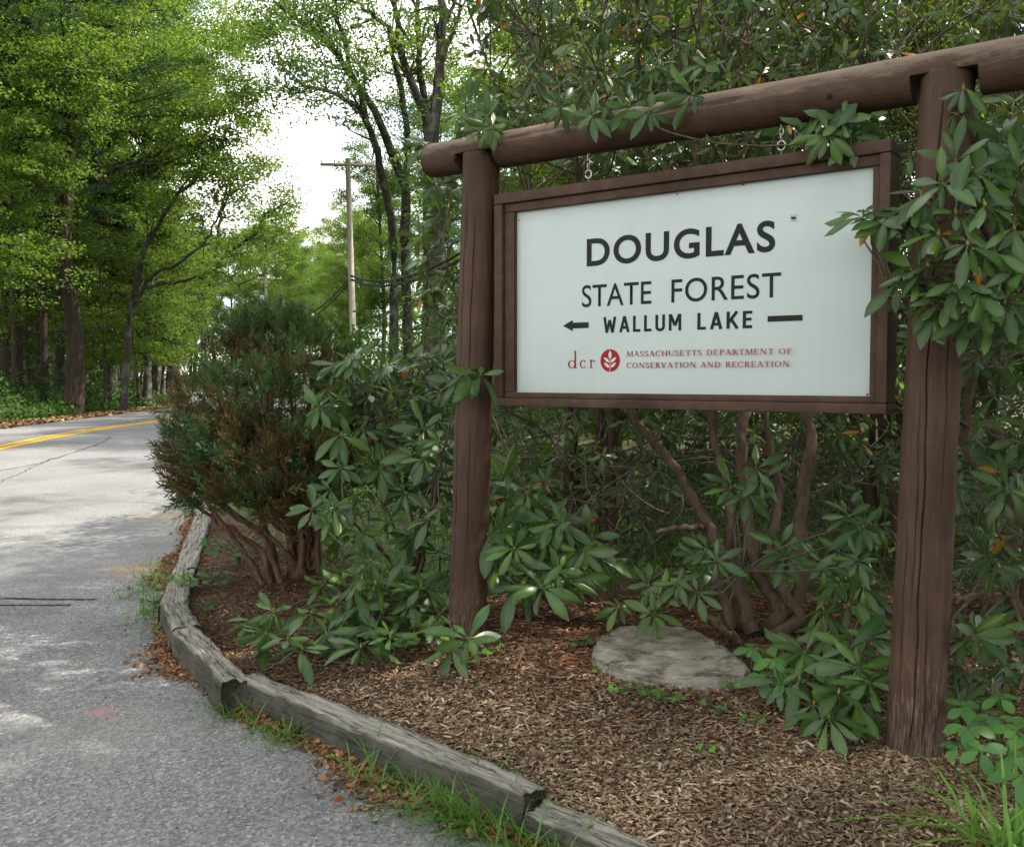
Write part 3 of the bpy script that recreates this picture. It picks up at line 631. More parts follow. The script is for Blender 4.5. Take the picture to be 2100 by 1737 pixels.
# ------------------------------------------------------------------ leaf machinery
def leaf_template(L=.12, W=.040, roll=.25, droop=.25, fold=.15, base=.02, rows=6):
    """an elongated leaf along +y, from 5-6 rows x 3 columns"""
    V = []; t = np.linspace(0, 1, rows)
    w = np.interp(t, [0, .15, .4, .65, .85, 1], [.10, .45, .9, 1.0, .66, .04]) * W / 2
    for k in range(rows):
        y = base + t[k] * L; z = -droop * L * t[k] ** 2 * .9
        V += [(-w[k], y, z + fold * w[k] - roll * w[k] * (t[k])), (0, y, z), (w[k], y, z + fold * w[k] - roll * w[k] * t[k])]
    F = []
    for k in range(rows - 1):
        b = 3 * k; F += [(b, b + 1, b + 4, b + 3), (b + 1, b + 2, b + 5, b + 4)]
    V = np.array(V); V = np.vstack([V, [(-.0012, 0, 0), (.0012, 0, 0)]]); F.append((len(V) - 2, len(V) - 1, 2, 0))
    return V, np.array(F)
RL = [leaf_template(.12, .038, .4, .12, .25), leaf_template(.125, .04, .5, .35, .3), leaf_template(.11, .038, .9, .5, .1), leaf_template(.13, .046, .1, .22, .35), leaf_template(.115, .036, 1.5, .2, -.3), leaf_template(.095, .036, .4, .1, .3)]
def ribs(n):                       # paler midrib, darker margin
    c = np.full((n, 3), .9); c[1:n - 2:3] = (1.55, 1.4, 1.1); return c
def rhodo_leaf_mesh(k, tint): V, F_ = RL[k]; return mesh_np('leaf', V, F_, M['rhodo'], ribs(len(V)) * np.array(tint), smooth=True)
RLM = [rhodo_leaf_mesh(k, t) for k, t in enumerate([(1, 1, 1), (.85, .95, 1.0), (1.1, 1.1, .95), (.95, 1.0, 1.0), (1.25, 1.2, 1.0), (1.2, 1.25, .9)])]
BUDV, BUDF = None, None
def make_rhodo(label, base, whorls, stems, seed, group=None, cat='shrub', name='rhododendron', max_parts=300, twig_r=.0035, dead=.012, size=1.0, twig_to=None):
    """whorls: list of (pos, axis, nleaf, scale); stems: list of (polyline, r0, r1)"""
    rg = np.random.default_rng(seed); root = thing(name, base, label=label, cat=cat, group=group)
    nodes = []
    for pl, r0, r1 in stems:
        q = smooth_path(pl, max(8, 4 * len(pl))); q[1:-1] += rg.normal(0, .006, q[1:-1].shape)
        part('stem', MB().tube(q, np.linspace(r0, r1, len(q)) * (1 + .08 * rg.normal(size=len(q))), 9).mesh('stem', M['rstem'], True), root); nodes.append(q)
    nodes = np.vstack(nodes) if nodes else np.array([base])
    mt = MB(); mbud = MB(); lv = []
    for pos, ax, nl, scl in whorls:
        pos = np.asarray(pos, float); ax = norm(np.asarray(ax, float) + rg.normal(0, .18, 3))
        ref = norm(np.cross(ax, [.3, .5, .2])); r2 = np.cross(ax, ref); ph = rg.uniform(0, 6.28)
        tilt0 = rg.uniform(-.35, .5)
        for q in range(nl):
            f = ph + q * 2.399; out = ref * math.cos(f) + r2 * math.sin(f)
            dr = tilt0 + rg.normal(0, .22) + (.35 - .7 * q / nl)
            d = norm(out * math.cos(dr) + ax * math.sin(dr) - ZUP * (.28 + .12 * rg.normal()))
            lv.append((pos + ax * rg.uniform(-.012, .008), d, norm(ax + .25 * rg.normal(size=3)), size * scl * rg.uniform(.55, 1.15), int(rg.integers(0, len(RL)))))
        mbud.tube([pos - ax * .006, pos + ax * .006, pos + ax * .022], [.003, .0055, .001], 5, (1, 1, 1))
    if whorls:                    # whorls hang on twigs, twigs in bunches on branchlets that leave the nearest stem
        wp = np.array([w[0] for w in whorls]); wa = norm(np.array([w[1] for w in whorls])); ng = max(1, len(wp) // 7); sd_ = wp[rg.choice(len(wp), ng, replace=False)]
        gi = np.argmin(np.linalg.norm(wp[:, None] - sd_[None], axis=2), axis=1)
        for g in range(ng):
            mem = np.where(gi == g)[0]
            if not len(mem): continue
            cen = wp[mem].mean(0) - wa[mem].mean(0) * .16 - ZUP * .05; dist = np.linalg.norm((nodes - cen) * [1, 1, .6] + [0, 0, .25], axis=1)
            if cen[2] > 2.35 and (nodes[:, 2] > 2.75).any(): dist = dist + 9.0 * (nodes[:, 2] < 2.75)      # shoots over the beam come off the upper stems
            j = np.argmin(dist); tgt = nodes[j]; D = np.linalg.norm(tgt - cen)
            mid = (cen + tgt) / 2 + rg.normal(0, .10, 3) * min(1, D) - ZUP * .06 * D
            mt.tube(smooth_path([cen, cen * .6 + mid * .4 + rg.normal(0, .04, 3) * D, mid, tgt], 10), np.linspace(twig_r * 1.3, twig_r * 2.4, 10), 5, cap=False)
            for q in mem:
                bk = wp[q] - wa[q] * rg.uniform(.06, .12); mt.tube(smooth_path([wp[q], bk, (bk + cen) / 2 + rg.normal(0, .02, 3), cen], 7), np.linspace(twig_r * .8, twig_r * 1.3, 7), 5, cap=False)
    if whorls:
        part('twig_growth', mt.mesh('twig_growth', M['twig'], True), root, kind='stuff')
        part('bud_growth', mbud.mesh('bud_growth', M['budm']), root, kind='stuff')
    pos = np.array([a[0] for a in lv]); d = np.array([a[1] for a in lv]); upv = np.array([a[2] for a in lv]); scl = np.array([a[3] for a in lv]); kk = np.array([a[4] for a in lv])
    R = frames(d, upv)
    px, py, dep = PX(pos + d * .06)
    vis = (px > -20) & (px < 2120) & (py > -20) & (py < 1757) & (dep > .5)
    score = np.where(vis, scl / np.maximum(dep, .5) * (1 + .35 * rg.random(len(lv))), 0)
    order = np.argsort(-score); chosen = order[:max_parts]; chosen = chosen[score[chosen] > 0]; rest = np.setdiff1d(np.arange(len(lv)), chosen)
    for q in chosen:
        Mx = Matrix(((*(R[q][0] * scl[q]), pos[q][0]), (*(R[q][1] * scl[q]), pos[q][1]), (*(R[q][2] * scl[q]), pos[q][2]), (0, 0, 0, 1)))
        part('leaf', RLM[kk[q]], root, Mx)
    if len(rest):
        Vs, Fs, Cs, n0 = [], [], [], 0
        for k in range(len(RL)):
            id_ = rest[kk[rest] == k]
            if not len(id_): continue
            T, F_ = RL[k]; V = stamp(T, R[id_], pos[id_], scl[id_]); Vs.append(V); Fs.append(stampF(F_, len(id_), len(T)) + n0); n0 += len(V)
            c = rg.uniform(.75, 1.25, (len(id_), 1)) * np.array([1, 1, 1]) ; c[:, 0] *= rg.uniform(.9, 1.25, len(id_))
            dd = rg.random(len(id_)) < dead; c[dd] = np.array([7.5, 1.7, .7])
            Cs.append(np.repeat(c, len(T), 0) * np.tile(ribs(len(T)), (len(id_), 1)))
        part('foliage', mesh_np('foliage', np.vstack(Vs), np.vstack(Fs), M['rhodo'], np.vstack(Cs), smooth=True), root, kind='stuff')
    return root
M['budm'] = simple('yellow_green_bud', (.28, .24, .06), .6)

def toC(p):                       # direction from a point towards the camera
    return norm(CAM - np.asarray(p))
RG = np.random.default_rng(42)
def region(n, x0, x1, y0, y1, d0, d1, face=.5, upw=.7, nl=(6, 11), sc0=(.8, 1.15), poly=None):
    """whorls spread through a block of space given by picture limits and a range of distances"""
    out = []
    while len(out) < n:
        x, y = RG.uniform(x0, x1), RG.uniform(y0, y1)
        if poly and not poly(x, y): continue
        p = P(x, y, RG.uniform(d0, d1))
        out.append((p, norm(toC(p) * face + ZUP * upw + RG.normal(0, .35, 3)), int(RG.integers(*nl)), RG.uniform(*sc0)))
    return out
def spots(lst, nl=(7, 11), sc0=(.95, 1.15), face=.6, upw=.6, jit=.12):
    out = []
    for x, y, d in lst:
        p = P(x, y, d); out.append((p, norm(toC(p) * face + ZUP * upw + RG.normal(0, jit, 3)), int(RG.integers(*nl)), RG.uniform(*sc0)))
    return out
def gnd(x, y):                    # on the bed under a picture point
    return hit(x, y, lambda a, b: float(zbed(a, b)))

# left rhododendron, between the juniper and the left post
b1 = gnd(840, 1255); b1 = np.array([P(840, 1200, 5.9)[0], P(840, 1200, 5.9)[1], 0]); b1[2] = float(zbed(b1[0], b1[1]))
st1 = [([b1, P(850, 1100, 5.85), P(820, 980, 5.8), P(760, 900, 5.6)], .016, .007), ([b1, P(880, 1060, 5.9), P(905, 930, 5.9), P(960, 810, 5.4)], .016, .007),
       ([b1, P(860, 1120, 6.0), P(890, 1000, 6.2), P(850, 860, 6.2), P(780, 780, 6.1)], .015, .006), ([b1, P(800, 1150, 5.8), P(730, 1080, 5.6), P(690, 1040, 5.5)], .014, .006), ([b1, P(870, 1150, 5.8), P(860, 1060, 5.6), P(890, 1040, 5.4)], .012, .006)]
w1 = spots([(668, 800, 5.5), (655, 835, 5.4), (700, 890, 5.4), (745, 880, 5.45), (685, 1040, 5.3), (640, 1045, 5.3), (720, 1030, 5.35), (735, 1090, 5.4), (905, 1040, 5.15), (880, 1065, 5.2), (960, 760, 4.72), (985, 770, 4.7), (935, 785, 4.85), (870, 880, 5.4), (900, 905, 5.3), (850, 930, 5.4), (830, 1010, 5.5), (760, 1150, 5.3), (700, 960, 5.5), (780, 960, 5.5), (690, 840, 5.5), (830, 1190, 5.2), (870, 940, 5.3)])
w1 += region(46, 690, 930, 725, 830, 5.5, 6.6, .25, .95) + region(34, 720, 920, 830, 1000, 5.6, 6.4, .4, .7) + region(10, 660, 900, 1000, 1120, 5.6, 6.1, .5, .6)
make_rhodo('leggy rhododendron between the dark juniper and the sign post beside it', b1, w1, st1, 11, 'rhododendrons round the sign', size=1.2)
# low rhododendron spreading over the chips at the foot of the left post
b2 = gnd(800, 1300)
low = [(520, 1275, 4.95), (545, 1300, 4.85), (590, 1310, 4.75), (670, 1300, 4.8), (700, 1285, 4.85), (760, 1290, 4.85), (800, 1305, 4.7), (880, 1290, 4.75), (925, 1330, 4.55), (960, 1310, 4.5), (640, 1255, 5.0), (720, 1210, 5.2), (690, 1240, 5.1), (790, 1215, 5.1), (840, 1240, 5.0), (880, 1215, 5.2), (620, 1330, 4.65), (740, 1325, 4.65), (560, 1255, 5.0), (850, 1300, 4.8), (900, 1260, 5.0), (780, 1265, 4.95), (660, 1200, 5.3), (740, 1160, 5.4)]
st2 = [([b2, gnd(740, 1280) + ZUP * .08, gnd(650, 1270) + ZUP * .12, gnd(580, 1290) + ZUP * .12], .012, .005), ([b2, gnd(860, 1280) + ZUP * .1, gnd(920, 1300) + ZUP * .1], .01, .005), ([b2, P(780, 1240, 5.1), P(740, 1190, 5.2)], .012, .005)]
make_rhodo('low rhododendron spreading over the wood chips around the foot of a sign post', b2, spots(low, (7, 11), (.9, 1.15), .4, .8) + region(14, 660, 900, 1180, 1300, 4.9, 5.4, .4, .7), st2, 12, 'rhododendrons round the sign', size=1.32)
# rhododendron right of the left post under the sign
b3 = np.array([.25, 5.55, 0]); b3[2] = float(zbed(b3[0], b3[1]))
mid = [(1010, 1060, 5.0), (1000, 1095, 4.95), (1040, 1020, 5.1), (1080, 1010, 5.1), (1130, 1070, 5.0), (1155, 1075, 4.95), (1125, 1110, 4.95), (1055, 1125, 4.9), (1085, 1175, 4.85), (1140, 1170, 4.85), (1110, 1205, 4.8), (1060, 1200, 4.85), (1020, 1150, 5.0), (1190, 1130, 5.0), (1210, 1100, 5.1), (1165, 1190, 4.9), (1100, 1050, 5.2), (1235, 1150, 5.1), (1030, 985, 5.3), (1070, 1085, 5.1), (1095, 1140, 5.0), (1180, 1160, 5.0)]
st3 = [([b3, P(1130, 1180, 5.3), P(1110, 1080, 5.3), P(1060, 1000, 5.4)], .016, .006), ([b3, P(1170, 1150, 5.3), P(1190, 1080, 5.2)], .014, .006), ([b3, P(1080, 1180, 5.2), P(1040, 1120, 5.1)], .012, .006)]
make_rhodo('dark rhododendron with hanging leaf whorls under the sign, close beside the post', b3, spots(mid, (7, 10), (1.0, 1.25), .75, .3), st3, 13, 'rhododendrons round the sign', size=1.3)
# tall rhododendron with thick bare stems behind the sign
b4 = np.array([1.32, 4.98, 0]); b4[2] = float(zbed(b4[0], b4[1])) - .02
def B(x, y, d): return P(x, y, d)
st4 = [([b4, B(1640, 1220, 5.0), B(1640, 1100, 5.05), B(1650, 980, 5.1), B(1665, 900, 5.15), B(1650, 780, 5.3), B(1700, 500, 5.4), B(1680, 240, 5.4)], .042, .02),
       ([b4, B(1600, 1250, 5.0), B(1555, 1180, 5.1), B(1530, 1040, 5.2), B(1520, 900, 5.2), B(1530, 800, 5.3), B(1480, 500, 5.4), B(1400, 250, 5.5)], .045, .018),
       ([B(1545, 1300, 4.95), B(1510, 1180, 5.05), B(1470, 1110, 5.15), B(1440, 1050, 5.2), B(1380, 960, 5.25), B(1320, 880, 5.3), B(1290, 820, 5.35), B(1250, 500, 5.5), B(1180, 330, 5.6)], .04, .016),
       ([B(1500, 1290, 5.0), B(1480, 1180, 5.1), B(1500, 1060, 5.25), B(1480, 960, 5.3), B(1460, 850, 5.35), B(1420, 600, 5.5), B(1520, 180, 5.6)], .035, .014),
       ([B(1570, 1310, 4.95), B(1640, 1265, 4.95), B(1600, 1205, 5.0), B(1580, 1120, 5.1), B(1600, 1000, 5.3), B(1570, 860, 5.4), B(1600, 500, 5.5), B(1800, 180, 5.4)], .035, .014),
       ([B(1445, 1085, 5.2), B(1400, 1080, 5.05), B(1345, 1092, 4.95)], .018, .012),
       ([B(1650, 975, 5.1), B(1625, 940, 5.15), B(1600, 910, 5.2)], .012, .006), ([B(1215, 1220, 5.3), B(1180, 1180, 5.4), B(1120, 1130, 5.6)], .03, .02),
       ([B(1520, 1320, 4.85), B(1470, 1280, 4.9), B(1440, 1250, 5.0)], .022, .014)]
w4 = spots([(1550, 960, 4.75), (1560, 985, 4.75), (1500, 1000, 4.75), (1535, 1010, 4.7), (1450, 1125, 4.75), (1470, 1150, 4.7), (1430, 1140, 4.75), (1390, 1195, 4.6), (1350, 1225, 4.6), (1430, 1215, 4.6), (1340, 1260, 4.55), (1270, 1240, 4.8), (1610, 1140, 4.7), (1600, 1120, 4.8), (1720, 1130, 4.5), (1740, 1060, 4.5), (1770, 1080, 4.4), (1690, 1160, 4.6), (1760, 1150, 4.35), (1330, 1200, 4.7)], (7, 10), (1.0, 1.2), .75, .35)
# canopy over and behind the beam
def over(x, y):                   # rough lower outline of the canopy, open to the left of the sign
    return x > 880 + 190 * math.exp(-((y - 120) / 130) ** 2) - (60 if 230 < y < 330 else 0) and y < 420 - (x - 1000) * .1
w4 += region(560, 900, 2150, -330, 330, 4.75, 6.6, .3, .8, poly=over)
w4 += region(60, 960, 1900, -60, 330, 5.2, 6.0, .5, .5, poly=over)
w4 += spots([(850, 290, 5.2), (870, 300, 5.15), (900, 330, 5.2), (890, 375, 5.25), (960, 210, 5.1), (1000, 240, 5.05), (1290, 218, 4.16), (1332, 232, 4.10), (1215, 238, 4.28), (1150, 222, 4.40), (1010, 262, 4.64), (1240, 210, 4.3), (985, 270, 4.7), (1420, 195, 4.05), (1690, 235, 3.75), (1725, 250, 3.72), (1700, 275, 3.7), (1760, 245, 3.75), (1660, 262, 3.85), (1745, 282, 3.72)], (8, 11), (.95, 1.1), .7, .3)
w4 += region(40, 1010, 1840, 860, 1010, 5.4, 6.6, .3, .4, sc0=(.7, 1.0)) + region(25, 860, 930, 330, 640, 5.6, 6.4, .4, .7)
make_rhodo('tall old rhododendron with thick bare brown stems behind the hanging sign', b4, w4, st4, 14, 'rhododendrons round the sign', dead=.02, size=1.0)
# rhododendron right of the right post, its shoots reaching in front of it
b5 = np.array([2.75, 4.75, 0]); b5[2] = float(zbed(b5[0], b5[1])) - .02
st5 = [([b5, B(2060, 1200, 4.7), B(2080, 1060, 4.6), B(2040, 900, 4.5), B(2010, 760, 4.4), B(2060, 600, 4.0), B(2000, 420, 3.5)], .04, .012), ([b5, B(2100, 1250, 4.8), B(2150, 1000, 4.7), B(2180, 700, 4.4), B(2150, 450, 3.9)], .04, .012),
       ([B(2020, 1000, 4.9), B(1980, 900, 4.9), B(1990, 760, 4.9), B(2040, 400, 4.8)], .03, .014), ([B(2060, 600, 4.0), B(1960, 560, 3.5), B(1880, 590, 3.3)], .01, .005), ([B(2000, 420, 3.5), B(1900, 460, 3.35), B(1800, 445, 3.4)], .008, .004)]
w5 = spots([(1890, 400, 3.28), (1935, 380, 3.25), (1960, 330, 3.3), (2000, 355, 3.2), (2020, 420, 3.15), (1960, 435, 3.2), (1860, 440, 3.35), (1790, 448, 3.45), (1770, 440, 3.5), (1815, 455, 3.4), (1925, 480, 3.2), (1985, 500, 3.1), (2040, 520, 3.1), (2080, 470, 3.1), (1880, 565, 3.3), (1905, 545, 3.25), (1840, 585, 3.42), (1960, 580, 3.15), (2010, 600, 3.1), (2060, 620, 3.1), (2090, 560, 3.1), (1985, 650, 3.2), (1950, 610, 3.2), (2070, 700, 3.2), (2050, 300, 3.4), (2085, 360, 3.3), (2000, 280, 3.6), (1910, 620, 3.3), (2030, 660, 3.15)], (8, 12), (.85, 1.05), .55, .6)
w5 += region(60, 1960, 2250, 180, 760, 3.3, 4.6, .35, .8, sc0=(.8, 1.05)) + region(40, 1950, 2200, 760, 1500, 4.0, 4.9, .6, .4, sc0=(.8, 1.1)) + region(12, 1940, 2100, 1300, 1480, 3.6, 4.2, .5, .6)
make_rhodo('rhododendron reaching in front of the cracked thicker-based post with glossy leaf shoots', b5, w5, st5, 15, 'rhododendrons round the sign', size=1.12)
# low rhododendron beside the boulder
b6 = gnd(1690, 1440)
w6 = spots([(1740, 1330, 3.95), (1700, 1300, 4.1), (1760, 1370, 3.85), (1690, 1350, 4.0), (1640, 1390, 3.95), (1720, 1420, 3.75), (1670, 1440, 3.75), (1755, 1440, 3.75), (1780, 1310, 4.0), (1650, 1340, 4.05), (1700, 1470, 3.7), (1600, 1400, 4.0), (1780, 1400, 3.8), (1690, 1250, 4.4), (1740, 1240, 4.4), (1720, 1190, 4.5), (1770, 1200, 4.4)], (7, 11), (.9, 1.1), .5, .7)
make_rhodo('small low rhododendron between the boulder and the cracked post', b6, w6, [([b6, P(1700, 1380, 3.95), P(1740, 1330, 4.0)], .01, .005), ([b6, P(1660, 1390, 4.0), P(1690, 1300, 4.2), P(1720, 1200, 4.5)], .01, .005)], 16, 'rhododendrons round the sign', size=1.25)

def win(x, y):                    # openings low in the thicket where the clearing shows through
    return not ((1470 < x < 1790 and 1000 < y < 1240) or (830 < x < 910 and 1060 < y) or (1000 < x < 1060 and y > 850 and y < 980)) and x > 900 + (y < 560) * 60
def thicket(label, base, x0, x1, seed, n1, n2):
    rg = np.random.default_rng(seed); base = np.array(base, float); base[2] = float(zbed(base[0], base[1])); sts = []
    for k in range(8):
        tp = P(rg.uniform(x0, x1), rg.uniform(-150, 500), rg.uniform(6.3, 8)); b = base + rg.normal(0, .12, 3) * [1, 1, 0]; m1 = b + (tp - b) * [.25, .25, .35] + rg.normal(0, .1, 3); m2 = b + (tp - b) * [.6, .6, .7] + rg.normal(0, .15, 3); sts.append(([b, m1, m2, tp], .035, .01))
    w = region(n1, x0, x1, -320, 560, 6.1, 8.2, .35, .7, poly=win) + region(n2, x0, x1, 540, 1180, 6.0, 7.6, .5, .5, poly=win)
    root = make_rhodo(label, base, w, sts, seed, 'rhododendrons round the sign', dead=.02)
    mt = MB()                     # dead inner twigs
    for k in range(260):
        p = P(rg.uniform(x0, x1), rg.uniform(780, 1230), rg.uniform(5.5, 7.4)); d = norm(rg.normal(size=3) + [0, 0, .3]); q = [p]
        for m_ in range(4): d = norm(d + rg.normal(0, .35, 3)); q.append(q[-1] + d * rg.uniform(.08, .2))
        mt.tube(smooth_path(q, 9), np.linspace(.006, .002, 9), 4, cap=False)
    part('dead_twig_growth', mt.mesh('dead_twig_growth', M['twig'], True), root, kind='stuff')
thicket('dense rhododendron thicket seen through the gap beneath the sign', (.5, 7.2, 0), 900, 1560, 17, 320, 280)
thicket('dense rhododendron thicket filling the space behind the cracked post', (3.0, 7.0, 0), 1500, 2180, 18, 330, 300)
# soft light-green plants with broad leaves
OV = leaf_template(.085, .052, .2, .2, .2, .012, 6)
def ovate_plant(label, x, y, pts, seed):
    rg = np.random.default_rng(seed); base = gnd(x, y); root = thing('broadleaf_plant', base, label=label, cat='plant', group='soft green plants in the bed')
    me = mesh_np('leaf', OV[0], OV[1], M['ovate'], np.ones((len(OV[0]), 3)), smooth=True); me2 = mesh_np('leaf', OV[0], OV[1], M['ovate'], np.tile((1.25, 1.2, .9), (len(OV[0]), 1)), smooth=True)
    mb = MB()
    for (px, py, dd, s) in pts:
        c = P(px, py, dd); ax = norm(toC(c) * .5 + ZUP * .8 + rg.normal(0, .15, 3)); ref = norm(np.cross(ax, [.4, .2, .3])); r2 = np.cross(ax, ref); ph = rg.uniform(0, 6)
        mb.tube(smooth_path([c, c - ax * .08 - ZUP * .03, base + rg.normal(0, .03, 3) * [1, 1, 0]], 6), .003, 5)
        for k in range(6):
            f = ph + k * math.pi / 2 + (k // 4) * .8; d = norm((ref * math.cos(f) + r2 * math.sin(f)) + ax * rg.uniform(-.3, .15) - ZUP * .1)
            s2 = s * (1 if k < 4 else .5) * rg.uniform(.85, 1.1); R = frames(d[None], ax[None])[0] * s2
            part('leaf', me if rg.random() < .6 else me2, root, Matrix(((*R[0], c[0]), (*R[1], c[1]), (*R[2], c[2]), (0, 0, 0, 1))))
    part('stem', mb.mesh('stem', M['ovate']), root)
ovate_plant('soft green broad-leaved plant against the edge of the boulder', 1590, 1440, [(1545, 1330, 4.2, 1), (1590, 1350, 4.1, 1.1), (1630, 1340, 4.15, .9), (1570, 1390, 4.05, .9), (1610, 1400, 4.0, 1.0), (1650, 1360, 4.1, .9)], 1)
ovate_plant('leafy green plant at the foot of the cracked thicker-based post', 2010, 1570, [(1985, 1490, 3.3, 1.0), (2040, 1470, 3.35, .9), (2085, 1500, 3.25, 1.0), (2010, 1540, 3.2, .9), (2070, 1545, 3.2, 1.0), (1965, 1530, 3.3, .8), (2100, 1590, 3.0, 1.1), (2050, 1430, 3.5, .9), (1975, 1450, 3.5, .8)], 2)

# ------------------------------------------------------------------ juniper
def juniper():
    rg = np.random.default_rng(8); base = np.array([P(600, 1190, 6.5)[0], P(600, 1190, 6.5)[1], 0]); base[2] = float(zbed(base[0], base[1]))
    root = thing('juniper_bush', base, label='dark green juniper bush with browned foliage and many red-brown stems', cat='bush')
    ends = [(360, 930, 6.2), (365, 1000, 6.3), (400, 860, 6.6), (430, 760, 6.8), (470, 700, 6.9), (530, 690, 7.0), (590, 700, 7.0), (640, 760, 6.9), (680, 790, 6.9), (480, 880, 6.1), (540, 850, 6.0), (600, 870, 6.1), (650, 880, 6.3), (420, 960, 6.1), (500, 960, 6.0), (570, 940, 6.0), (640, 960, 6.2), (410, 1010, 6.4), (560, 790, 6.6), (480, 780, 6.6), (690, 850, 6.7), (455, 1030, 6.0)]
    ctr = []
    for k, (x, y, d) in enumerate(ends):
        e = P(x, y, d); b0 = base + np.array([rg.normal(0, .10), rg.normal(0, .08), -.02])
        m1 = b0 + (e - b0) * .3 + np.array([-(e - b0)[0] * .12, 0, .06]) + rg.normal(0, .03, 3); m2 = b0 + (e - b0) * .65 + rg.normal(0, .05, 3)
        q = smooth_path([b0, m1, m2, e], 16); q[2:-1] += rg.normal(0, .008, q[2:-1].shape)
        part('stem', MB().tube(q, np.linspace(rg.uniform(.018, .032), .006, 16), 8).mesh('stem', M['jstem'], True), root)
        for t in np.linspace(.45, 1, 5): ctr.append(q[int(t * 15)])
    ctr = np.array(ctr)
    # outline of the crown as lobes
    lob = [(540, 700, 6.9, .30), (470, 740, 6.8, .28), (620, 740, 6.9, .30), (680, 770, 6.9, .20), (420, 830, 6.6, .30), (390, 900, 6.4, .22), (500, 830, 6.3, .34), (590, 830, 6.3, .34), (660, 850, 6.5, .26), (380, 970, 6.3, .16), (440, 930, 6.2, .24), (530, 930, 6.05, .28), (610, 950, 6.1, .28), (395, 1015, 6.3, .10), (670, 920, 6.4, .2), (520, 1000, 6.05, .16), (600, 1020, 6.1, .12), (450, 1010, 6.1, .12), (560, 660, 7.0, .16), (610, 680, 7.0, .15), (480, 690, 6.9, .16), (400, 990, 6.2, .15), (465, 1030, 6.0, .14), (540, 1035, 5.95, .15), (620, 1035, 6.0, .15), (660, 990, 6.2, .16), (370, 930, 6.3, .14)]
    N_ = 15000; C_ = np.array([P(l[0] + 12, *l[1:3]) for l in lob]); r = np.array([l[3] for l in lob]); wgt = r ** 2 / (r ** 2).sum()
    which = rg.choice(len(lob), N_, p=wgt); u = norm(rg.normal(size=(N_, 3))); rad = r[which] * (rg.uniform(.55, 1.04, N_)) * (1 + .12 * np.sin(u[:, 0] * 7 + which) + .1 * np.sin(u[:, 2] * 9 + 2 * which))
    pos = C_[which] + u * rad[:, None]
    # clumps: keep those near a jittered set of centres
    cc = pos[rg.choice(N_, 260)]; dmin = np.min(np.linalg.norm(pos[:, None, :] - cc[None], axis=2), axis=1); keep = dmin < .09 + .02 * rg.normal(size=N_); pos, u, which = pos[keep], u[keep], which[keep]
    n = len(pos)
    d = norm(u * .55 + norm(pos - base) * .6 + ZUP * .35 + rg.normal(0, .3, (n, 3)))
    # a spray: short side shoots along a little axis
    T, F_ = [], []
    def el(p0, p1, w):
        p0 = np.array(p0); p1 = np.array(p1); dd = norm(p1 - p0); sd = norm(np.cross(dd, [.2, .3, 1])) * w; m_ = p0 + (p1 - p0) * .5; b = len(T)
        T.extend([p0, m_ + sd, p1, m_ - sd]); F_.append((b, b + 1, b + 2, b + 3))
    el((0, 0, 0), (0, .080, .006), .0032)
    for k in range(11):
        y = .004 + k * .0062; a = k * 2.4; w_ = .024 * (1 - k * .05); el((0, y, .002), (w_ * math.cos(a), y + .022, w_ * math.sin(a)), .0027)
    outer0 = np.min(np.array([np.linalg.norm(pos - c, axis=1) - q for c, q in zip(C_, r)]), axis=0)
    T = np.array(T); F_ = np.array(F_); R = frames(d, rg.normal(size=(n, 3))); sc_ = rg.uniform(.85, 1.5, n); tipm = (outer0 > -.03) & (rg.random(n) < .16); sc_[tipm] *= 1.75; d[tipm] = norm(u[tipm] * .8 + ZUP * .5 + rg.normal(0, .2, (tipm.sum(), 3))); R = frames(d, rg.normal(size=(n, 3)))
    V = stamp(T, R, pos, sc_)
    outer = np.min(np.array([np.linalg.norm(pos - c, axis=1) - q for c, q in zip(C_, r)]), axis=0)      # depth below the surface of the union of lobes
    hz = (pos[:, 2] - base[2])
    pn = np.sin(pos[:, 0] * 9 + 1) * np.sin(pos[:, 1] * 8 + pos[:, 2] * 6) + .6 * np.sin(pos[:, 2] * 13 + pos[:, 0] * 5)
    brown = (rg.normal(0, .45, n) + pn * .7 + (1.15 - hz) * 1.0 - .05 + (u @ np.array([0, -1., 0])) * .5 - np.clip(outer + .05, -1, 1) * 2.2) > .38
    g = np.array([1, 1, 1.]) * rg.uniform(.6, 1.35, (n, 1)); g[:, 0] *= rg.uniform(.8, 1.4, n)
    bt = np.array([1.85, .70, .85]) * rg.uniform(.55, 1.25, (n, 1)); c = np.where(brown[:, None], bt, g)
    part('foliage', mesh_np('foliage', V, stampF(F_, n, len(T)), M['juniper'], np.repeat(c, len(T), 0)), root, kind='stuff')
    # fine inner twigs
    mt = MB(); ids = rg.choice(n, 900)
    for q in ids:
        j = np.argmin(np.linalg.norm(ctr - pos[q], axis=1)); mt.tube(np.array([ctr[j], (ctr[j] + pos[q]) / 2 + rg.normal(0, .02, 3), pos[q]]), [.004, .003, .0015], 4, cap=False)
    part('twig_growth', mt.mesh('twig_growth', M['jstem']), root, kind='stuff')
juniper()

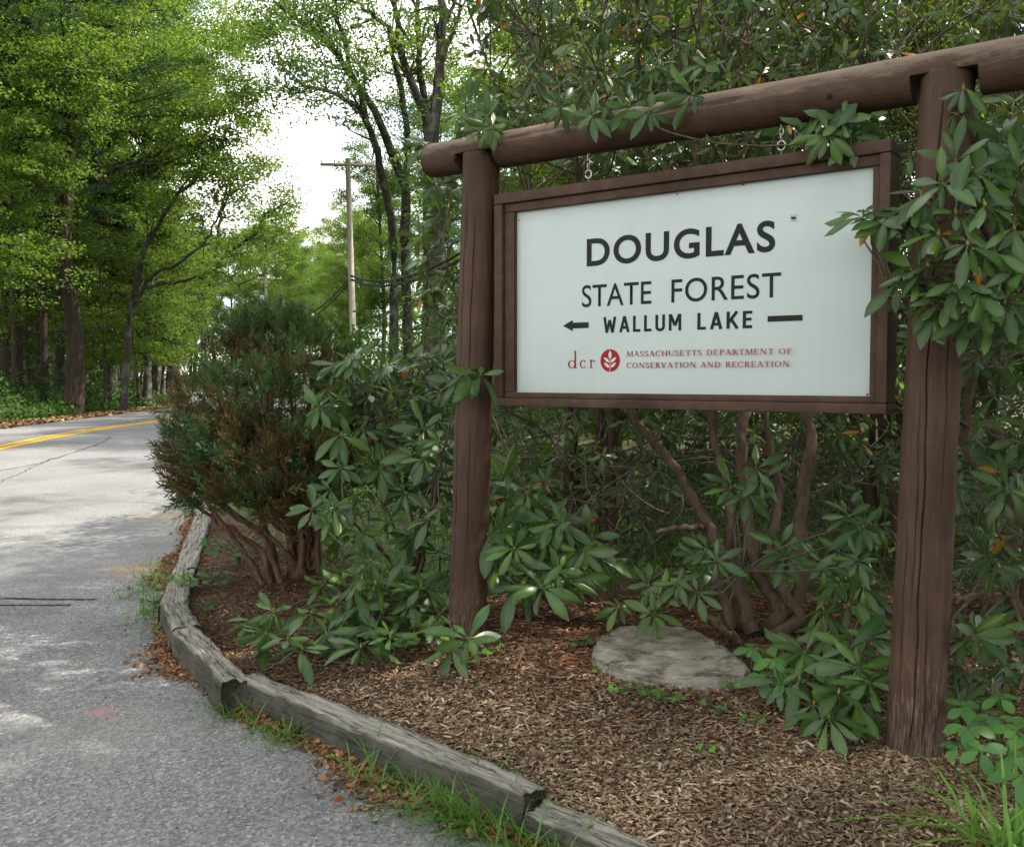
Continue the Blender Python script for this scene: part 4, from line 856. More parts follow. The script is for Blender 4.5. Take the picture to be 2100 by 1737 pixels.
# ------------------------------------------------------------------ wood chips, litter, seedlings, grass
def scatter_bed(n, seed, front=0.0):
    rg = np.random.default_rng(seed); x = rg.uniform(-3.2, 3.2, n * 3); y = rg.uniform(1.6, 9, n * 3)
    lim_ = 5.8 + np.where(x < -.6, (-.6 - x) * 1.5, 0)
    ok = (x > xcurb(y) + .16) & (y < lim_); x, y = x[ok], y[ok]
    px, py, dp = PX(np.c_[x, y, zbed(x, y)]); ok = (px > -60) & (px < 2160) & (py < 1800); x, y, dp = x[ok], y[ok], dp[ok]
    k = rg.random(len(x)) < np.clip((3.6 / dp) ** 1.6, .12, 1); return x[k], y[k], rg
def chips(n, seed):
    x, y, rg = scatter_bed(n, seed); n = len(x); z = zbed(x, y) + rg.uniform(.001, .018, n)
    L = rg.gamma(2.2, .0072, n) + .006; W = rg.uniform(.0018, .0070, n); a = rg.uniform(0, 6.283, n)
    T = np.array([(-1, -1, 0), (-1, 0, .35), (-1, 1, 0), (1, -.7, 0), (1, 0, .35), (1, .8, 0)], float)
    d = np.c_[np.cos(a), np.sin(a), rg.normal(0, .22, n)]; R = frames(d, np.c_[rg.normal(0, .3, (n, 2)), np.ones(n)])
    loc = T[None, :, :] * np.stack([W, np.ones(n), W], -1)[:, None, :] * 0
    loc = np.stack([T[None, :, 1] * W[:, None], T[None, :, 0] * L[:, None] / 2, T[None, :, 2] * W[:, None]], -1)
    V = np.einsum('nij,nkj->nki', R, loc) + np.c_[x, y, z][:, None, :]
    base = np.array([(.29, .205, .125), (.20, .135, .08), (.40, .305, .20), (.12, .075, .045), (.48, .385, .27), (.19, .075, .035)]); pr = np.array([.30, .27, .16, .16, .06, .05])
    shade = sst(3.6, 5.4, y + .25 * np.sin(2 * x))      # redder chips, darker towards the shrubs
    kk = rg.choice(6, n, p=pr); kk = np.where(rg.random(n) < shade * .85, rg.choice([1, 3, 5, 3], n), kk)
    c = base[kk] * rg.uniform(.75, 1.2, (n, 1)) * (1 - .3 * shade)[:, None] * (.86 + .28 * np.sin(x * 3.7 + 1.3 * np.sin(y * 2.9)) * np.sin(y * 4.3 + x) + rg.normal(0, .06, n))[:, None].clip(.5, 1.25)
    return mesh_np('wood_chips', V.reshape(-1, 3), stampF([(0, 3, 4, 1), (1, 4, 5, 2)], n, 6), M['chip'], np.repeat(c, 6, 0))
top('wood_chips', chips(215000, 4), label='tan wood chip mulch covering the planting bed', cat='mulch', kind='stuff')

def bark_litter(n=1500):
    rg = np.random.default_rng(9); x = rg.uniform(-.6, 2.4, n * 4); y = rg.uniform(3.5, 5.8, n * 4); px, py, dp = PX(np.c_[x, y, zbed(x, y)])
    pr = np.exp(-((px - 1180) / 150) ** 2 - ((py - 1340) / 60) ** 2) + .8 * np.exp(-((px - 1560) / 130) ** 2 - ((py - 1450) / 40) ** 2) + .5 * (py < 1300) + .04; ok = (rg.random(n * 4) < pr) & (x > xcurb(y) + .4); x, y = x[ok], y[ok]; n = len(x)
    a = rg.uniform(0, 6.28, n); L = rg.gamma(2.5, .014, n) + .012; W = rg.uniform(.003, .008, n); R_ = frames(np.c_[np.cos(a), np.sin(a), rg.normal(0, .12, n)], np.c_[rg.normal(0, .25, (n, 2)), np.ones(n)])
    T = np.array([(-1, -.5, 0), (0, -.5, .5), (1, -.5, 0), (-.6, .5, 0), (0, .5, .5), (.5, .5, 0)]); loc = T[None] * np.stack([W, L, W], -1)[:, None, :]
    V = np.einsum('nij,nkj->nki', R_, loc) + np.c_[x, y, zbed(x, y) + rg.uniform(.012, .026, n)][:, None, :]
    c = np.array([(.15, .055, .03), (.20, .095, .05), (.10, .045, .03), (.27, .16, .09)])[rg.choice(4, n)] * rg.uniform(.7, 1.1, (n, 1))
    return mesh_np('bark_litter', V.reshape(-1, 3), stampF([(0, 3, 4, 1), (1, 4, 5, 2)], n, 6), M['chip'], np.repeat(c, 6, 0))
top('bark_litter', bark_litter(), label='reddish bark shreds strewn over the chips beside the boulder', cat='bark litter', kind='stuff')
def litter():
    """dry leaf crumbs swept against the outer foot of the timbers"""
    rg = np.random.default_rng(6); n = 22000; t = rg.uniform(0, 1, n); seg_ = CURB[2:10]; ln_ = np.r_[0, np.cumsum(np.linalg.norm(np.diff(seg_, axis=0), axis=1))]
    s = t * ln_[-1]; cx = np.interp(s, ln_, seg_[:, 0]); cyy = np.interp(s, ln_, seg_[:, 1])
    dx = np.gradient(cx[np.argsort(s)]); tx = np.interp(s + .05, ln_, seg_[:, 0]) - np.interp(s - .05, ln_, seg_[:, 0]); ty = np.interp(s + .05, ln_, seg_[:, 1]) - np.interp(s - .05, ln_, seg_[:, 1])
    tv = norm(np.c_[tx, ty]); sd = np.c_[tv[:, 1], -tv[:, 0]]; sd = np.where((sd @ np.array([-.7, -.7]) < 0)[:, None], -sd, sd)
    wid = .06 + .09 * np.clip(np.sin(s * 2.7) + .6 * np.sin(s * 6.1 + 1) + .35, 0, 1.5) * (.4 + .6 * (s > 2))
    off = -.02 + np.abs(rg.normal(0, .6, n)) * wid; q = np.c_[cx, cyy] + sd * off[:, None]; z = zroad(q[:, 1]) + .006 + rg.uniform(0, .022, n) * np.exp(-off * 9)
    T = np.array([(0, -1, 0), (.55, -.2, .12), (.25, .9, .05), (-.5, .5, .16), (-.45, -.4, -.05)]); a = rg.uniform(0, 6.28, n)
    R = frames(np.c_[np.cos(a), np.sin(a), rg.normal(0, .35, n)], np.c_[rg.normal(0, .5, (n, 2)), np.ones(n)])
    V = stamp(T, R, np.c_[q, z], rg.gamma(2.2, .0034, n) + .003)
    base = np.array([(.26, .13, .06), (.36, .21, .11), (.18, .085, .045), (.42, .27, .14), (.30, .11, .05)])
    return mesh_np('leaf_litter', V, stampF([(0, 1, 2, 3, 4)], n, 5), M['chip'], np.repeat(base[rg.choice(5, n)] * rg.uniform(.35, 1.05, (n, 1)), 5, 0))
top('leaf_litter', litter(), label='brown crumbled leaf litter swept along the foot of the timbers', cat='leaf litter', kind='stuff')

def blades(pos, dirs, L, W, rg, droop=.6, nseg=5):
    n = len(pos); t = np.linspace(0, 1, nseg + 1); sd = norm(np.cross(dirs, ZUP) + 1e-4)
    hor = norm(dirs * [1, 1, 0] + 1e-4); V = []
    for tt in t:
        c = pos + dirs * (L * tt)[:, None] + hor * (L * droop * .35 * tt ** 2)[:, None] - ZUP * (L * droop * tt ** 2.2 * .75)[:, None]
        w = W * (1 - tt ** 1.6) * (.7 + .6 * min(tt * 3, 1) * .5); V += [c - sd * w[:, None] / 2, c + sd * w[:, None] / 2 + 0 * ZUP]
    V = np.stack(V, 1).reshape(-1, 3); k = 2 * (nseg + 1)
    return V, stampF([(2 * i, 2 * i + 1, 2 * i + 3, 2 * i + 2) for i in range(nseg)], n, k), k
def tuft(label, x, y, n, L, seed, zf=None, spread=.05, wide=.006, tint=(1, 1, 1), at_=None):
    rg = np.random.default_rng(seed); b = at_ if at_ is not None else hit(x, y, zf or (lambda a, c: float(zroad(c)))); a = rg.uniform(0, 6.28, n); e = rg.uniform(.25, 1.25, n)
    d = np.c_[np.cos(a) * np.cos(e), np.sin(a) * np.cos(e), np.sin(e)]; p = np.zeros((n, 3)); p[:, :2] = rg.normal(0, spread, (n, 2)); p[:, 2] = -.01
    V, F_, k = blades(p, d, L * rg.uniform(.45, 1.15, n), wide * rg.uniform(.6, 1.2, n), rg, .55)
    c = rg.uniform(.65, 1.2, (n, 1)) * np.array(tint); c = np.repeat(c, k, 0)
    return top('grass_tuft', mesh_np('grass_tuft', V, F_, M['grass'], c, smooth=True), b, label=label, cat='grass', group='grass tufts along the timbers')
G1 = 'bright green grass tuft growing at the foot of the longest timber'
tb0, tb1 = np.array([.035, 3.235]), np.array([-1.37, 4.55]); tnv = norm(np.array([-(tb1 - tb0)[1], (tb1 - tb0)[0]])); tnv = -tnv if tnv @ [-1, -1] < 0 else tnv
for k, (f, n, L) in enumerate([(-.12, 40, .30), (-.03, 55, .34), (.05, 70, .34), (.12, 80, .34), (.19, 70, .32), (.26, 40, .28), (.33, 30, .26), (.42, 34, .34), (.70, 60, .22), (.74, 30, .2), (.82, 30, .26), (.93, 36, .32)]):
    q = tb0 + (tb1 - tb0) * f + tnv * (.045 + .02 * (k % 2)); tuft(G1, 0, 0, n, L, 20 + k, wide=.009, at_=np.array([q[0], q[1], float(zroad(q[1])) + .005]), spread=.045)
G2 = 'grass tuft growing against the overgrown timber beyond the cracked one'
for k, (x, y, n, L) in enumerate([(296, 1218, 60, .26), (318, 1256, 60, .22), (318, 1185, 60, .30), (335, 1298, 50, .20), (278, 1226, 40, .22), (308, 1275, 50, .2), (330, 1160, 40, .24)]): tuft(G2, x, y, n, L, 40 + k, spread=.08, wide=.008)
tuft('large arching grass clump on the chips near the cracked post', 2060, 1750, 80, .50, 60, lambda a, c: float(zbed(a, c)), .06, .015, (1.3, 1.25, 1.0))
tuft('thin grass beside the pale sunlit timber', 395, 1040, 40, .16, 61, None, .12)

# maple seedlings: little lobed leaves
MAP = np.array([(0, 0, 0), (.30, .10, .03), (.62, .05, 0), (.42, .36, .05), (.5, .66, .02), (.2, .60, .05), (0, 1.05, -.05), (-.2, .60, .05), (-.5, .66, .02), (-.42, .36, .05), (-.62, .05, 0), (-.30, .10, .03)]); MAPC = np.vstack([MAP, [(0, .4, 0)]])
MAPF = np.array([(12, k, (k + 1) % 12) for k in range(12)])
LOBE = {t: mesh_np('leaf', MAPC, MAPF, M['seedling'], np.tile(c, (13, 1))) for t, c in (('bright', (1, 1, 1)), ('mid', (.55, .62, .7)), ('dark', (.32, .42, .5)))}
def seedling(label, x, y, n, h, size, tone, seed, zf=None, spread=1.0):
    rg = np.random.default_rng(seed); b = hit(x, y, zf or (lambda a, c: float(zbed(a, c)))); root = thing('seedling', b, label=label, cat='seedling', group='seedlings in the bed'); mb = MB()
    for k in range(n):
        a = k * 2.4 + rg.uniform(0, 1); rr = spread * h * (.25 + .5 * rg.random()); zz = h * rg.uniform(.45, 1.05); c = np.array([math.cos(a) * rr, math.sin(a) * rr, zz])
        mb.tube(smooth_path([(0, 0, -.01), (0, 0, zz * .5), c], 5), .0016, 4)
        d = norm(np.array([math.cos(a), math.sin(a), rg.uniform(-.5, .1)])); R = frames(d[None], (ZUP * .8 + toC(b) * .4 + rg.normal(0, .2, 3))[None])[0] * size * rg.uniform(.7, 1.2)
        part('leaf', LOBE[tone], root, Matrix(((*R[0], c[0]), (*R[1], c[1]), (*R[2], c[2]), (0, 0, 0, 1))), local=True)
    part('stem', mb.mesh('stem', M['ovate']), root, local=True)
SL = [('bright maple seedling tucked against the low rhododendron beside a post', 830, 1340, 9, .09, .045, 'bright'), ('pale seedling standing by itself in front of the low rhododendron', 655, 1340, 5, .07, .04, 'bright'),
      ('lone bright seedling just past the foot of the post nearest the juniper', 1010, 1345, 5, .06, .035, 'bright'), ('dull green seedling in the chips beside the boulder rim', 1195, 1335, 6, .08, .035, 'mid'),
      ('small bright seedling leaning on the boulder edge', 1245, 1390, 5, .07, .035, 'bright'), ('seedling clump in front of the boulder, the broadest one', 1335, 1445, 10, .08, .035, 'mid'), ('seedling at the boulder foot with dark veined leaves', 1365, 1455, 7, .07, .036, 'mid'),
      ('tiny seedling before the boulder with pale leaf pair', 1275, 1430, 5, .06, .035, 'bright'), ('bright seedling growing over the boulder rim', 1500, 1425, 6, .07, .034, 'bright'), ('seedling by the bark strips between boulder and post', 1470, 1470, 6, .06, .03, 'mid'),
      ('seedling standing in open chips in front of the cracked post', 1545, 1495, 6, .06, .03, 'mid'), ('bright seedling alone in the middle of the open chips', 1450, 1550, 5, .05, .03, 'bright')]
for k, a in enumerate(SL): seedling(*a, 100 + k)
seedling('leafy green seedling rising over the overgrown timber', 375, 1225, 14, .2, .06, 'mid', 130); seedling('bright pale seedling leaning over the overgrown timber', 355, 1215, 7, .14, .055, 'bright', 131)
seedling('dark leafy clump between the juniper stems and the pale timber', 490, 1165, 34, .24, .06, 'dark', 132, spread=1.3); seedling('single-stemmed young plant between the timber and the juniper', 415, 1265, 7, .12, .06, 'dark', 133); seedling('dark seedling in the chips near the overgrown timber', 440, 1215, 16, .16, .055, 'dark', 134)
seedling('low clover-like weed at the foot of the cracked timber', 400, 1370, 26, .09, .035, 'mid', 135, lambda a, c: float(zroad(c)), 1.2); seedling('weed sprig in the crack beside the bent timber joint', 425, 1395, 12, .07, .03, 'mid', 136, lambda a, c: float(zroad(c)), 1.0)
seedling('weed among the grass at the overgrown timber', 318, 1250, 24, .10, .035, 'mid', 137, lambda a, c: float(zroad(c)), 1.2)

# fallen leaves, bark strips, twigs, stones
DRY = [mesh_np('fallen_leaf', MAPC * [1, 1, 2.2], MAPF, M['dryleaf'], np.tile(c, (13, 1))) for c in ((.55, .36, .18), (.42, .2, .09), (.3, .12, .06))]
def drop(label, x, y, s, k, seed, zf=None, lift=.012):
    rg = np.random.default_rng(seed); b = hit(x, y, zf or (lambda a, c: float(zbed(a, c)))); o = top('fallen_leaf', DRY[k], b + ZUP * lift, label=label, cat='leaf', group='fallen leaves'); o.scale = (s,) * 3; o.rotation_euler = (rg.normal(0, .35), rg.normal(0, .35), rg.uniform(0, 6))
drop('curled tan maple leaf on the chips in front of the low rhododendron', 645, 1372, .075, 0, 1); drop('crumpled brown leaf beside the curled tan maple leaf', 560, 1365, .06, 1, 2); drop('tan leaf lying by the timber in front of the low rhododendron', 575, 1370, .05, 0, 3)
zr1 = lambda a, c: float(zroad(c))
drop('curled brown leaf on the asphalt against the overgrown timber', 355, 1330, .07, 1, 4, zr1); drop('pale tan leaf among the grass at the end of the longest timber', 985, 1715, .08, 0, 5, zr1)
for k, (x, y) in enumerate([(860, 1670), (800, 1625), (720, 1580), (1000, 1735), (890, 1690), (640, 1540), (420, 1400), (380, 1355)]): drop('dry brown leaf in the litter along the timber foot', x, y, .045, k % 3, 10 + k, zr1)
def strip(label, x, y, L, ang, c, seed, r=.006):
    rg = np.random.default_rng(seed); b = hit(x, y, lambda a, q: float(zbed(a, q))); t = np.linspace(-.5, .5, 7); p = np.c_[np.cos(ang) * t * L, np.sin(ang) * t * L, .012 + .12 * L * t ** 2] + np.c_[rg.normal(0, .004, (7, 2)), np.zeros(7)]
    z0 = float(zbed(b[0], b[1])); p[:, 2] += [float(zbed(b[0] + q[0], b[1] + q[1])) - z0 for q in p]
    top('bark_strip' if r > .004 else 'twig', MB().tube(p, r * np.array([.4, .9, 1, 1.1, 1, .8, .3]), 6, c).mesh('bark_strip', M['chip'], True), b, label=label, cat='bark' if r > .004 else 'twig', group='bark strips on the chips' if r > .004 else 'dead twigs on the chips')
RB = (.25, .07, .035)
for k, (l, x, y, L, a) in enumerate([('long red bark strip lying on the chips near the arching grass', 1880, 1675, .16, .1), ('red bark flake on the chips beside the long red strip', 1690, 1665, .09, .9), ('red bark strip in the middle of the open chips', 1425, 1405, .12, .2), ('red-brown bark curl below the seedling in the open chips', 1640, 1460, .1, 2.2),
                                     ('reddish bark strip in front of the boulder', 1550, 1430, .2, -.4), ('thin red bark sliver right of the boulder foot', 1640, 1500, .22, -.2), ('red bark sliver near the chips in front of the post foot', 1590, 1420, .14, .4), ('red bark pieces in the shade beside the boulder', 1170, 1365, .12, .1), ('dark red bark piece near the shaded post foot', 1160, 1385, .14, .6)]): strip(l, x, y, L, a, RB, k, .008)
for k, (l, x, y, L, a) in enumerate([('long pale dead twig lying before the cracked post', 1590, 1500, .3, -.15), ('short grey twig beside the cracked post foot', 1750, 1510, .18, -.5), ('pale twig lying close to the cracked post base', 1830, 1545, .2, .1), ('slender grey twig on the chips below the soft plant', 1690, 1475, .24, .9)]): strip(l, x, y, L, a, (.36, .31, .26), 30 + k, .0035)
def stone_mesh(seed):
    import bmesh
    bm = bmesh.new(); bmesh.ops.create_icosphere(bm, subdivisions=1, radius=1); rg = np.random.default_rng(seed)
    for v in bm.verts: v.co = Vector(v.co) * float(rg.uniform(.75, 1.2))
    me = bpy.data.meshes.new('pebble'); bm.to_mesh(me); bm.free(); me.materials.append(M['pebble']); return me
M['pebble'] = simple('pebble_stone', (.30, .285, .26), .85, 0, (30, .35))
PB = [stone_mesh(k) for k in range(4)]; rg = np.random.default_rng(77)
for k, (x, y, s) in enumerate([(400, 1540, .012), (350, 1610, .007), (283, 1545, .008), (435, 2004 * .8077 - 10, .013), (510, 1700, .01), (260, 1585, .007), (215, 1525, .008), (240, 1480, .007), (85, 1650, .012), (370, 1690, .011), (505, 1590, .007), (455, 1560, .009), (219, 1636, .007), (425, 1520, .007), (345, 1545, .008), (130, 1678, .008), (1005, 1628, .012), (205, 1555, .006), (160, 1300, .01), (300, 1440, .008), (320, 1560, .006), (490, 1490, .007), (415, 1450, .006), (250, 1330, .012), (300, 1290, .01)]):
    b = hit(x, y, zr1); o = top('pebble', PB[k % 4], b + ZUP * s * .5, label='small stone lying loose on the grey asphalt', cat='stone', group='loose stones on the asphalt'); o.scale = (s, s * .9, s * .7); o.rotation_euler.z = rg.uniform(0, 6)
n = 2600; gx = rg.uniform(-3.6, 1.2, n * 3); gy = rg.uniform(2.2, 10, n * 3); dd = xcurb(gy) - gx; ok = (dd > .05) & (rg.random(n * 3) < np.exp(-dd * 1.3)); gx, gy = gx[ok], gy[ok]; n = len(gx)
T = np.array([(1, 0, 0), (-.5, .8, 0), (-.5, -.8, 0), (0, 0, .9)]); R = frames(norm(rg.normal(size=(n, 3)) * [1, 1, .1]), np.tile(ZUP, (n, 1)))
top('gravel', mesh_np('gravel', stamp(T, R, np.c_[gx, gy, zroad(gy) + .0015], rg.gamma(2, .0016, n) + .001), stampF([(0, 1, 3), (1, 2, 3), (2, 0, 3)], n, 4), M['chip'], np.repeat(rg.choice([.08, .2, .3, .42], n)[:, None] * np.array([1, .95, .88]), 4, 0)), label='fine grit scattered over the asphalt along the timbers', cat='gravel', kind='stuff')

# ------------------------------------------------------------------ trees
LEAFT = np.array([(0, -.5, 0), (.32, 0, .10), (0, .5, -.04), (-.32, 0, .10)])
def leaves(rg, C_, rad, n_per, size, flat=.5, hue=.12, upb=.8, shade=None):
    """leaf quads round cluster centres"""
    C_ = np.repeat(np.asarray(C_), n_per, 0); r = np.repeat(np.broadcast_to(rad, (len(C_) // n_per,)), n_per); n = len(C_)
    off = norm(rg.normal(size=(n, 3))) * (rg.random(n) ** .45)[:, None] * r[:, None]; off[:, 2] *= flat
    off[:, 2] -= .25 * (np.hypot(off[:, 0], off[:, 1]) / np.maximum(r, 1e-3)) ** 2 * r * .6
    pos = C_ + off; nrm = norm(np.c_[rg.normal(0, 1, (n, 2)) * .62, np.full(n, upb) + rg.normal(0, .3, n)]); R = frames(norm(np.cross(nrm, rg.normal(size=(n, 3)))), nrm)
    V = stamp(LEAFT, R, pos, size * rg.uniform(.6, 1.25, n))
    cl = np.repeat(rg.normal(1, hue, (n // n_per, 1)), n_per, 0); c = cl * rg.uniform(.75, 1.2, (n, 1)) * np.c_[rg.uniform(.85, 1.25, n), np.ones(n), rg.uniform(.7, 1.2, n)]
    return V, stampF([(0, 1, 2, 3)], n, 4), np.repeat(np.clip(c, .2, 2), 4, 0)
def tree_proto(seed, H, r0, cb, spread, nl, ncl, nper, size, lean=(0, 0), mats=('bark', 'broad'), crad=.6, up=.45, flat=.5, hue=.12):
    rg = np.random.default_rng(seed); t = np.linspace(0, 1, 12); wob = rg.normal(0, .018 * H, (4, 2)); wob[0] = 0
    tr = np.c_[np.interp(t, [0, .33, .66, 1], wob[:, 0]) + lean[0] * H * t ** 1.4, np.interp(t, [0, .33, .66, 1], wob[:, 1]) + lean[1] * H * t ** 1.4, t * H]
    rt = r0 * (1 - .82 * t) ** .9 + .01; rt[0] *= 1.25
    mb = MB().tube(smooth_path(tr, 24), np.interp(np.linspace(0, 1, 24), t, rt), 9); cen = []
    for k in range(nl):
        tt = cb + (1 - cb) * ((k + rg.random()) / nl) ** .9 * .97; s = np.array([np.interp(tt, t, tr[:, i]) for i in range(3)]); az = k * 2.4 + rg.normal(0, .35)
        prof = math.sin(math.pi * min(1, .16 + .84 * (1 - (tt - cb) / (1 - cb)) ** .75)) ** .6; Lb = spread * max(.25, prof) * rg.uniform(.7, 1.15); el = up + .55 * (tt - cb) / (1 - cb) + rg.normal(0, .15)
        h = np.array([math.cos(az), math.sin(az), 0]); q = [s]
        for m_ in range(1, 5):
            f = m_ / 4; q.append(s + h * Lb * f * math.cos(el * (1 - .3 * f)) + ZUP * Lb * (f * math.sin(el) - .10 * f * f) + rg.normal(0, .05 * Lb, 3) * f)
        q = smooth_path(q, 10); r1 = np.interp(tt, t, rt) * .5; mb.tube(q, np.linspace(r1, .012, 10), 6, cap=False)
        for m_ in range(rg.integers(4, 7)):
            f = rg.uniform(.3, 1); i = int(f * 9); a2 = az + rg.choice([-1, 1]) * rg.uniform(.4, 1.2); L2 = Lb * rg.uniform(.2, .42); e = q[i] + L2 * np.array([math.cos(a2) * .9, math.sin(a2) * .9, rg.uniform(-.05, .5)])
            mm = (q[i] + e) / 2 + rg.normal(0, .05 * L2, 3); mb.tube(smooth_path([q[i], mm, e], 5), np.linspace(r1 * .3 + .006, .006, 5), 4, cap=False); cen += [e, mm + (e - mm) * .4, e + rg.normal(0, .3, 3)]
        cen += [q[9], q[7]]
    cen = np.array(cen); cen = cen[rg.choice(len(cen), ncl, replace=len(cen) < ncl)] + rg.normal(0, .22, (ncl, 3))
    V, F_, c = leaves(rg, cen, rg.uniform(.6, 1.2, ncl) * crad, nper, size, flat, hue)
    return mb.mesh('trunk', M[mats[0]], True), mesh_np('crown', V, F_, M[mats[1]], c)
def pine_proto(seed, H, r0, cb, spread, nwh, size=.16):
    rg = np.random.default_rng(seed); t = np.linspace(0, 1, 10); tr = np.c_[rg.normal(0, .06, 10), rg.normal(0, .06, 10), t * H]; tr[0, :2] = 0; rt = r0 * (1 - .8 * t) + .01; rt[0] *= 1.2
    mb = MB().tube(smooth_path(tr, 20), np.interp(np.linspace(0, 1, 20), t, rt), 10); P_, D_ = [], []
    for k in range(9):            # dead lower branches
        z = H * cb * rg.uniform(.25, 1); a = rg.uniform(0, 6.28); L = rg.uniform(.8, 2.4); q = np.array([(0, 0, z), (math.cos(a) * L * .5, math.sin(a) * L * .5, z + .08 * L), (math.cos(a) * L, math.sin(a) * L, z - .1 * L)]); mb.tube(smooth_path(q, 6), np.linspace(.03, .008, 6), 4, cap=False)
    for k in range(nwh):
        tt = cb + (1 - cb) * k / nwh; nb = rg.integers(4, 7)
        for j in range(nb):
            a = rg.uniform(0, 6.28); L = spread * (1 - .75 * (tt - cb) / (1 - cb)) * rg.uniform(.7, 1.1); z = tt * H; h = np.array([math.cos(a), math.sin(a), 0]); q = smooth_path([ZUP * z, ZUP * (z + .05 * L) + h * L * .5, ZUP * (z + .12 * L) + h * L], 9); mb.tube(q, np.linspace(.05, .01, 9), 5, cap=False)
            for f in np.linspace(.25, 1, 9):
                i = int(f * 8)
                for sgn in (-1, 0, 1):
                    dd = norm(h + sgn * 1.1 * np.cross(ZUP, h) + ZUP * .15 + rg.normal(0, .15, 3)); l2 = .55 * (1.15 - f) * L * .5 + .2
                    for g in (.35, .7, 1): P_.append(q[i] + dd * l2 * g); D_.append(dd)
    P_, D_ = np.array(P_), np.array(D_); per = 9; P2 = np.repeat(P_, per, 0) + rg.normal(0, .07, (len(P_) * per, 3)); D2 = norm(np.repeat(D_, per, 0) + rg.normal(0, .55, P2.shape) + [0, 0, .25]); n = len(P2)
    T = np.array([(-.06, 0, 0), (.06, 0, 0), (.02, 1, 0), (-.02, 1, 0)]); V = stamp(T, frames(D2, rg.normal(size=(n, 3))), P2, size * rg.uniform(.7, 1.4, n))
    return mb.mesh('trunk', M['pinebark'], True), mesh_np('crown', V, stampF([(0, 1, 2, 3)], n, 4), M['pine'], np.repeat(rg.uniform(.6, 1.3, (n, 1)) * np.ones((n, 3)), 4, 0))
def plant_tree(proto, name, label, x, y, rot, s, group, cat='tree', z=None, tilt=(0, 0)):
    o = thing(name, (x, y, float(zground(np.array(x), np.array(y))) - .05 if z is None else z), label=label, cat=cat, group=group); o.rotation_euler = (tilt[0], tilt[1], rot); o.scale = (s, s, s)
    for nm, me in zip(('trunk', 'crown'), proto):
        c = bpy.data.objects.new(nm, me); COL.objects.link(c); c.parent = o
    return o
TA = tree_proto(1, 17, .22, .32, 4.6, 26, 640, 88, .12, crad=.75)
TB = tree_proto(2, 19, .26, .36, 5.2, 28, 720, 84, .125, lean=(.05, 0), crad=.8)
TC = tree_proto(3, 15, .17, .28, 3.8, 24, 540, 84, .115, crad=.7)
TD = tree_proto(4, 7.5, .07, .22, 2.6, 18, 260, 70, .10, crad=.55, up=.2, flat=.35)
TE = tree_proto(5, 20, .24, .45, 5.0, 26, 520, 60, .17, mats=('bark', 'oak'), crad=.85, up=.6)
PA = pine_proto(6, 21, .25, .42, 3.6, 15); PB_ = pine_proto(7, 17, .16, .30, 3.0, 15)
T_FOREST = 'trees in the woods across the road'
L_A, L_B, L_C = 'tall slender-trunked broadleaf tree in the woods across the road', 'large spreading broadleaf tree in the woods across the road', 'smaller narrow-crowned broadleaf tree in the woods across the road'
L_D, L_P, L_Q = 'low maple with tiered pale leaves at the edge of the woods across the road', 'dark pine with bare lower trunk in the woods across the road', 'thin young pine with dead lower twigs in the woods across the road'
def at(px, depth, side='L'):
    q = P(px, 780, depth); return min(q[0], float(xleft(q[1])) - .9), q[1]      # never on the road
rg = np.random.default_rng(2024)
# those whose trunks can be picked out
for (pr, nm, lb, px, dep, rot, s) in [(PA, 'pine_tree', 'thick-trunked dark pine standing at the road edge across the road', 152, 28, .4, 1.0), (PB_, 'pine_tree', L_Q, 36, 31, 1.2, 1.05), (PB_, 'pine_tree', L_Q, 18, 34, 2.2, 1.1), (PB_, 'pine_tree', L_Q, 92, 33, 3.9, .8),
                                      (TC, 'broadleaf_tree', L_C, 350, 36, 2.0, .9), (TA, 'broadleaf_tree', L_A, 225, 37, 1.0, 1.0), (TB, 'broadleaf_tree', L_B, -60, 31, 2.0, 1.0), (TA, 'broadleaf_tree', L_A, 60, 40, 4.0, 1.05), (TB, 'broadleaf_tree', L_B, 330, 46, 5.0, 1.0), (TC, 'broadleaf_tree', L_C, 120, 36, .8, 1.1),
                                      (TD, 'maple_tree', L_D, -60, 27, 2.6, 1.0), (TD, 'maple_tree', L_D, 300, 35, 4.1, .9), (TD, 'maple_tree', L_D, 390, 42, 5.5, 1.0), (TD, 'maple_tree', L_D, 215, 32, 1.5, .8)]:
    x, y = at(px, dep); plant_tree(pr, nm, lb, x, y, rot, s, T_FOREST)
for k, (px, dep) in enumerate([(-40, 38), (20, 42), (85, 46), (140, 40), (180, 48), (235, 43), (285, 50), (330, 41), (370, 54), (420, 50), (60, 36), (400, 62), (450, 66), (120, 56), (260, 60), (-10, 52)]):
    x, y = at(px, dep); plant_tree(TD, 'maple_tree', 'shaded low maple between the trunks deep in the woods across the road', x, y, k * 2.1, .85 + .07 * (k % 5), T_FOREST)
# rows behind
protos = [(TA, 'broadleaf_tree', L_A), (TB, 'broadleaf_tree', L_B), (TC, 'broadleaf_tree', L_C), (PA, 'pine_tree', L_P), (TD, 'maple_tree', L_D), (TE, 'broadleaf_tree', 'high-crowned oak in the woods across the road')]
cnt = 0; placed = []
for k in range(900):
    y = rg.uniform(26, 135); x = xleft(y) - rg.uniform(2.2, 34)
    px = 1050 + FPX * x / y
    if px < -260 or px > 640 or any((x - a) ** 2 + (y - b) ** 2 < 3.6 ** 2 * (1 + y / 60) for a, b in placed): continue
    if y < 42 and xleft(y) - x < 6: continue
    placed.append((x, y)); pr, nm, lb = protos[rg.choice(6, p=[.25, .2, .2, .13, .12, .10])]
    plant_tree(pr, nm, lb, x, y, rg.uniform(0, 6.28), rg.uniform(.85, 1.15), T_FOREST); cnt += 1
    if cnt > 95: break
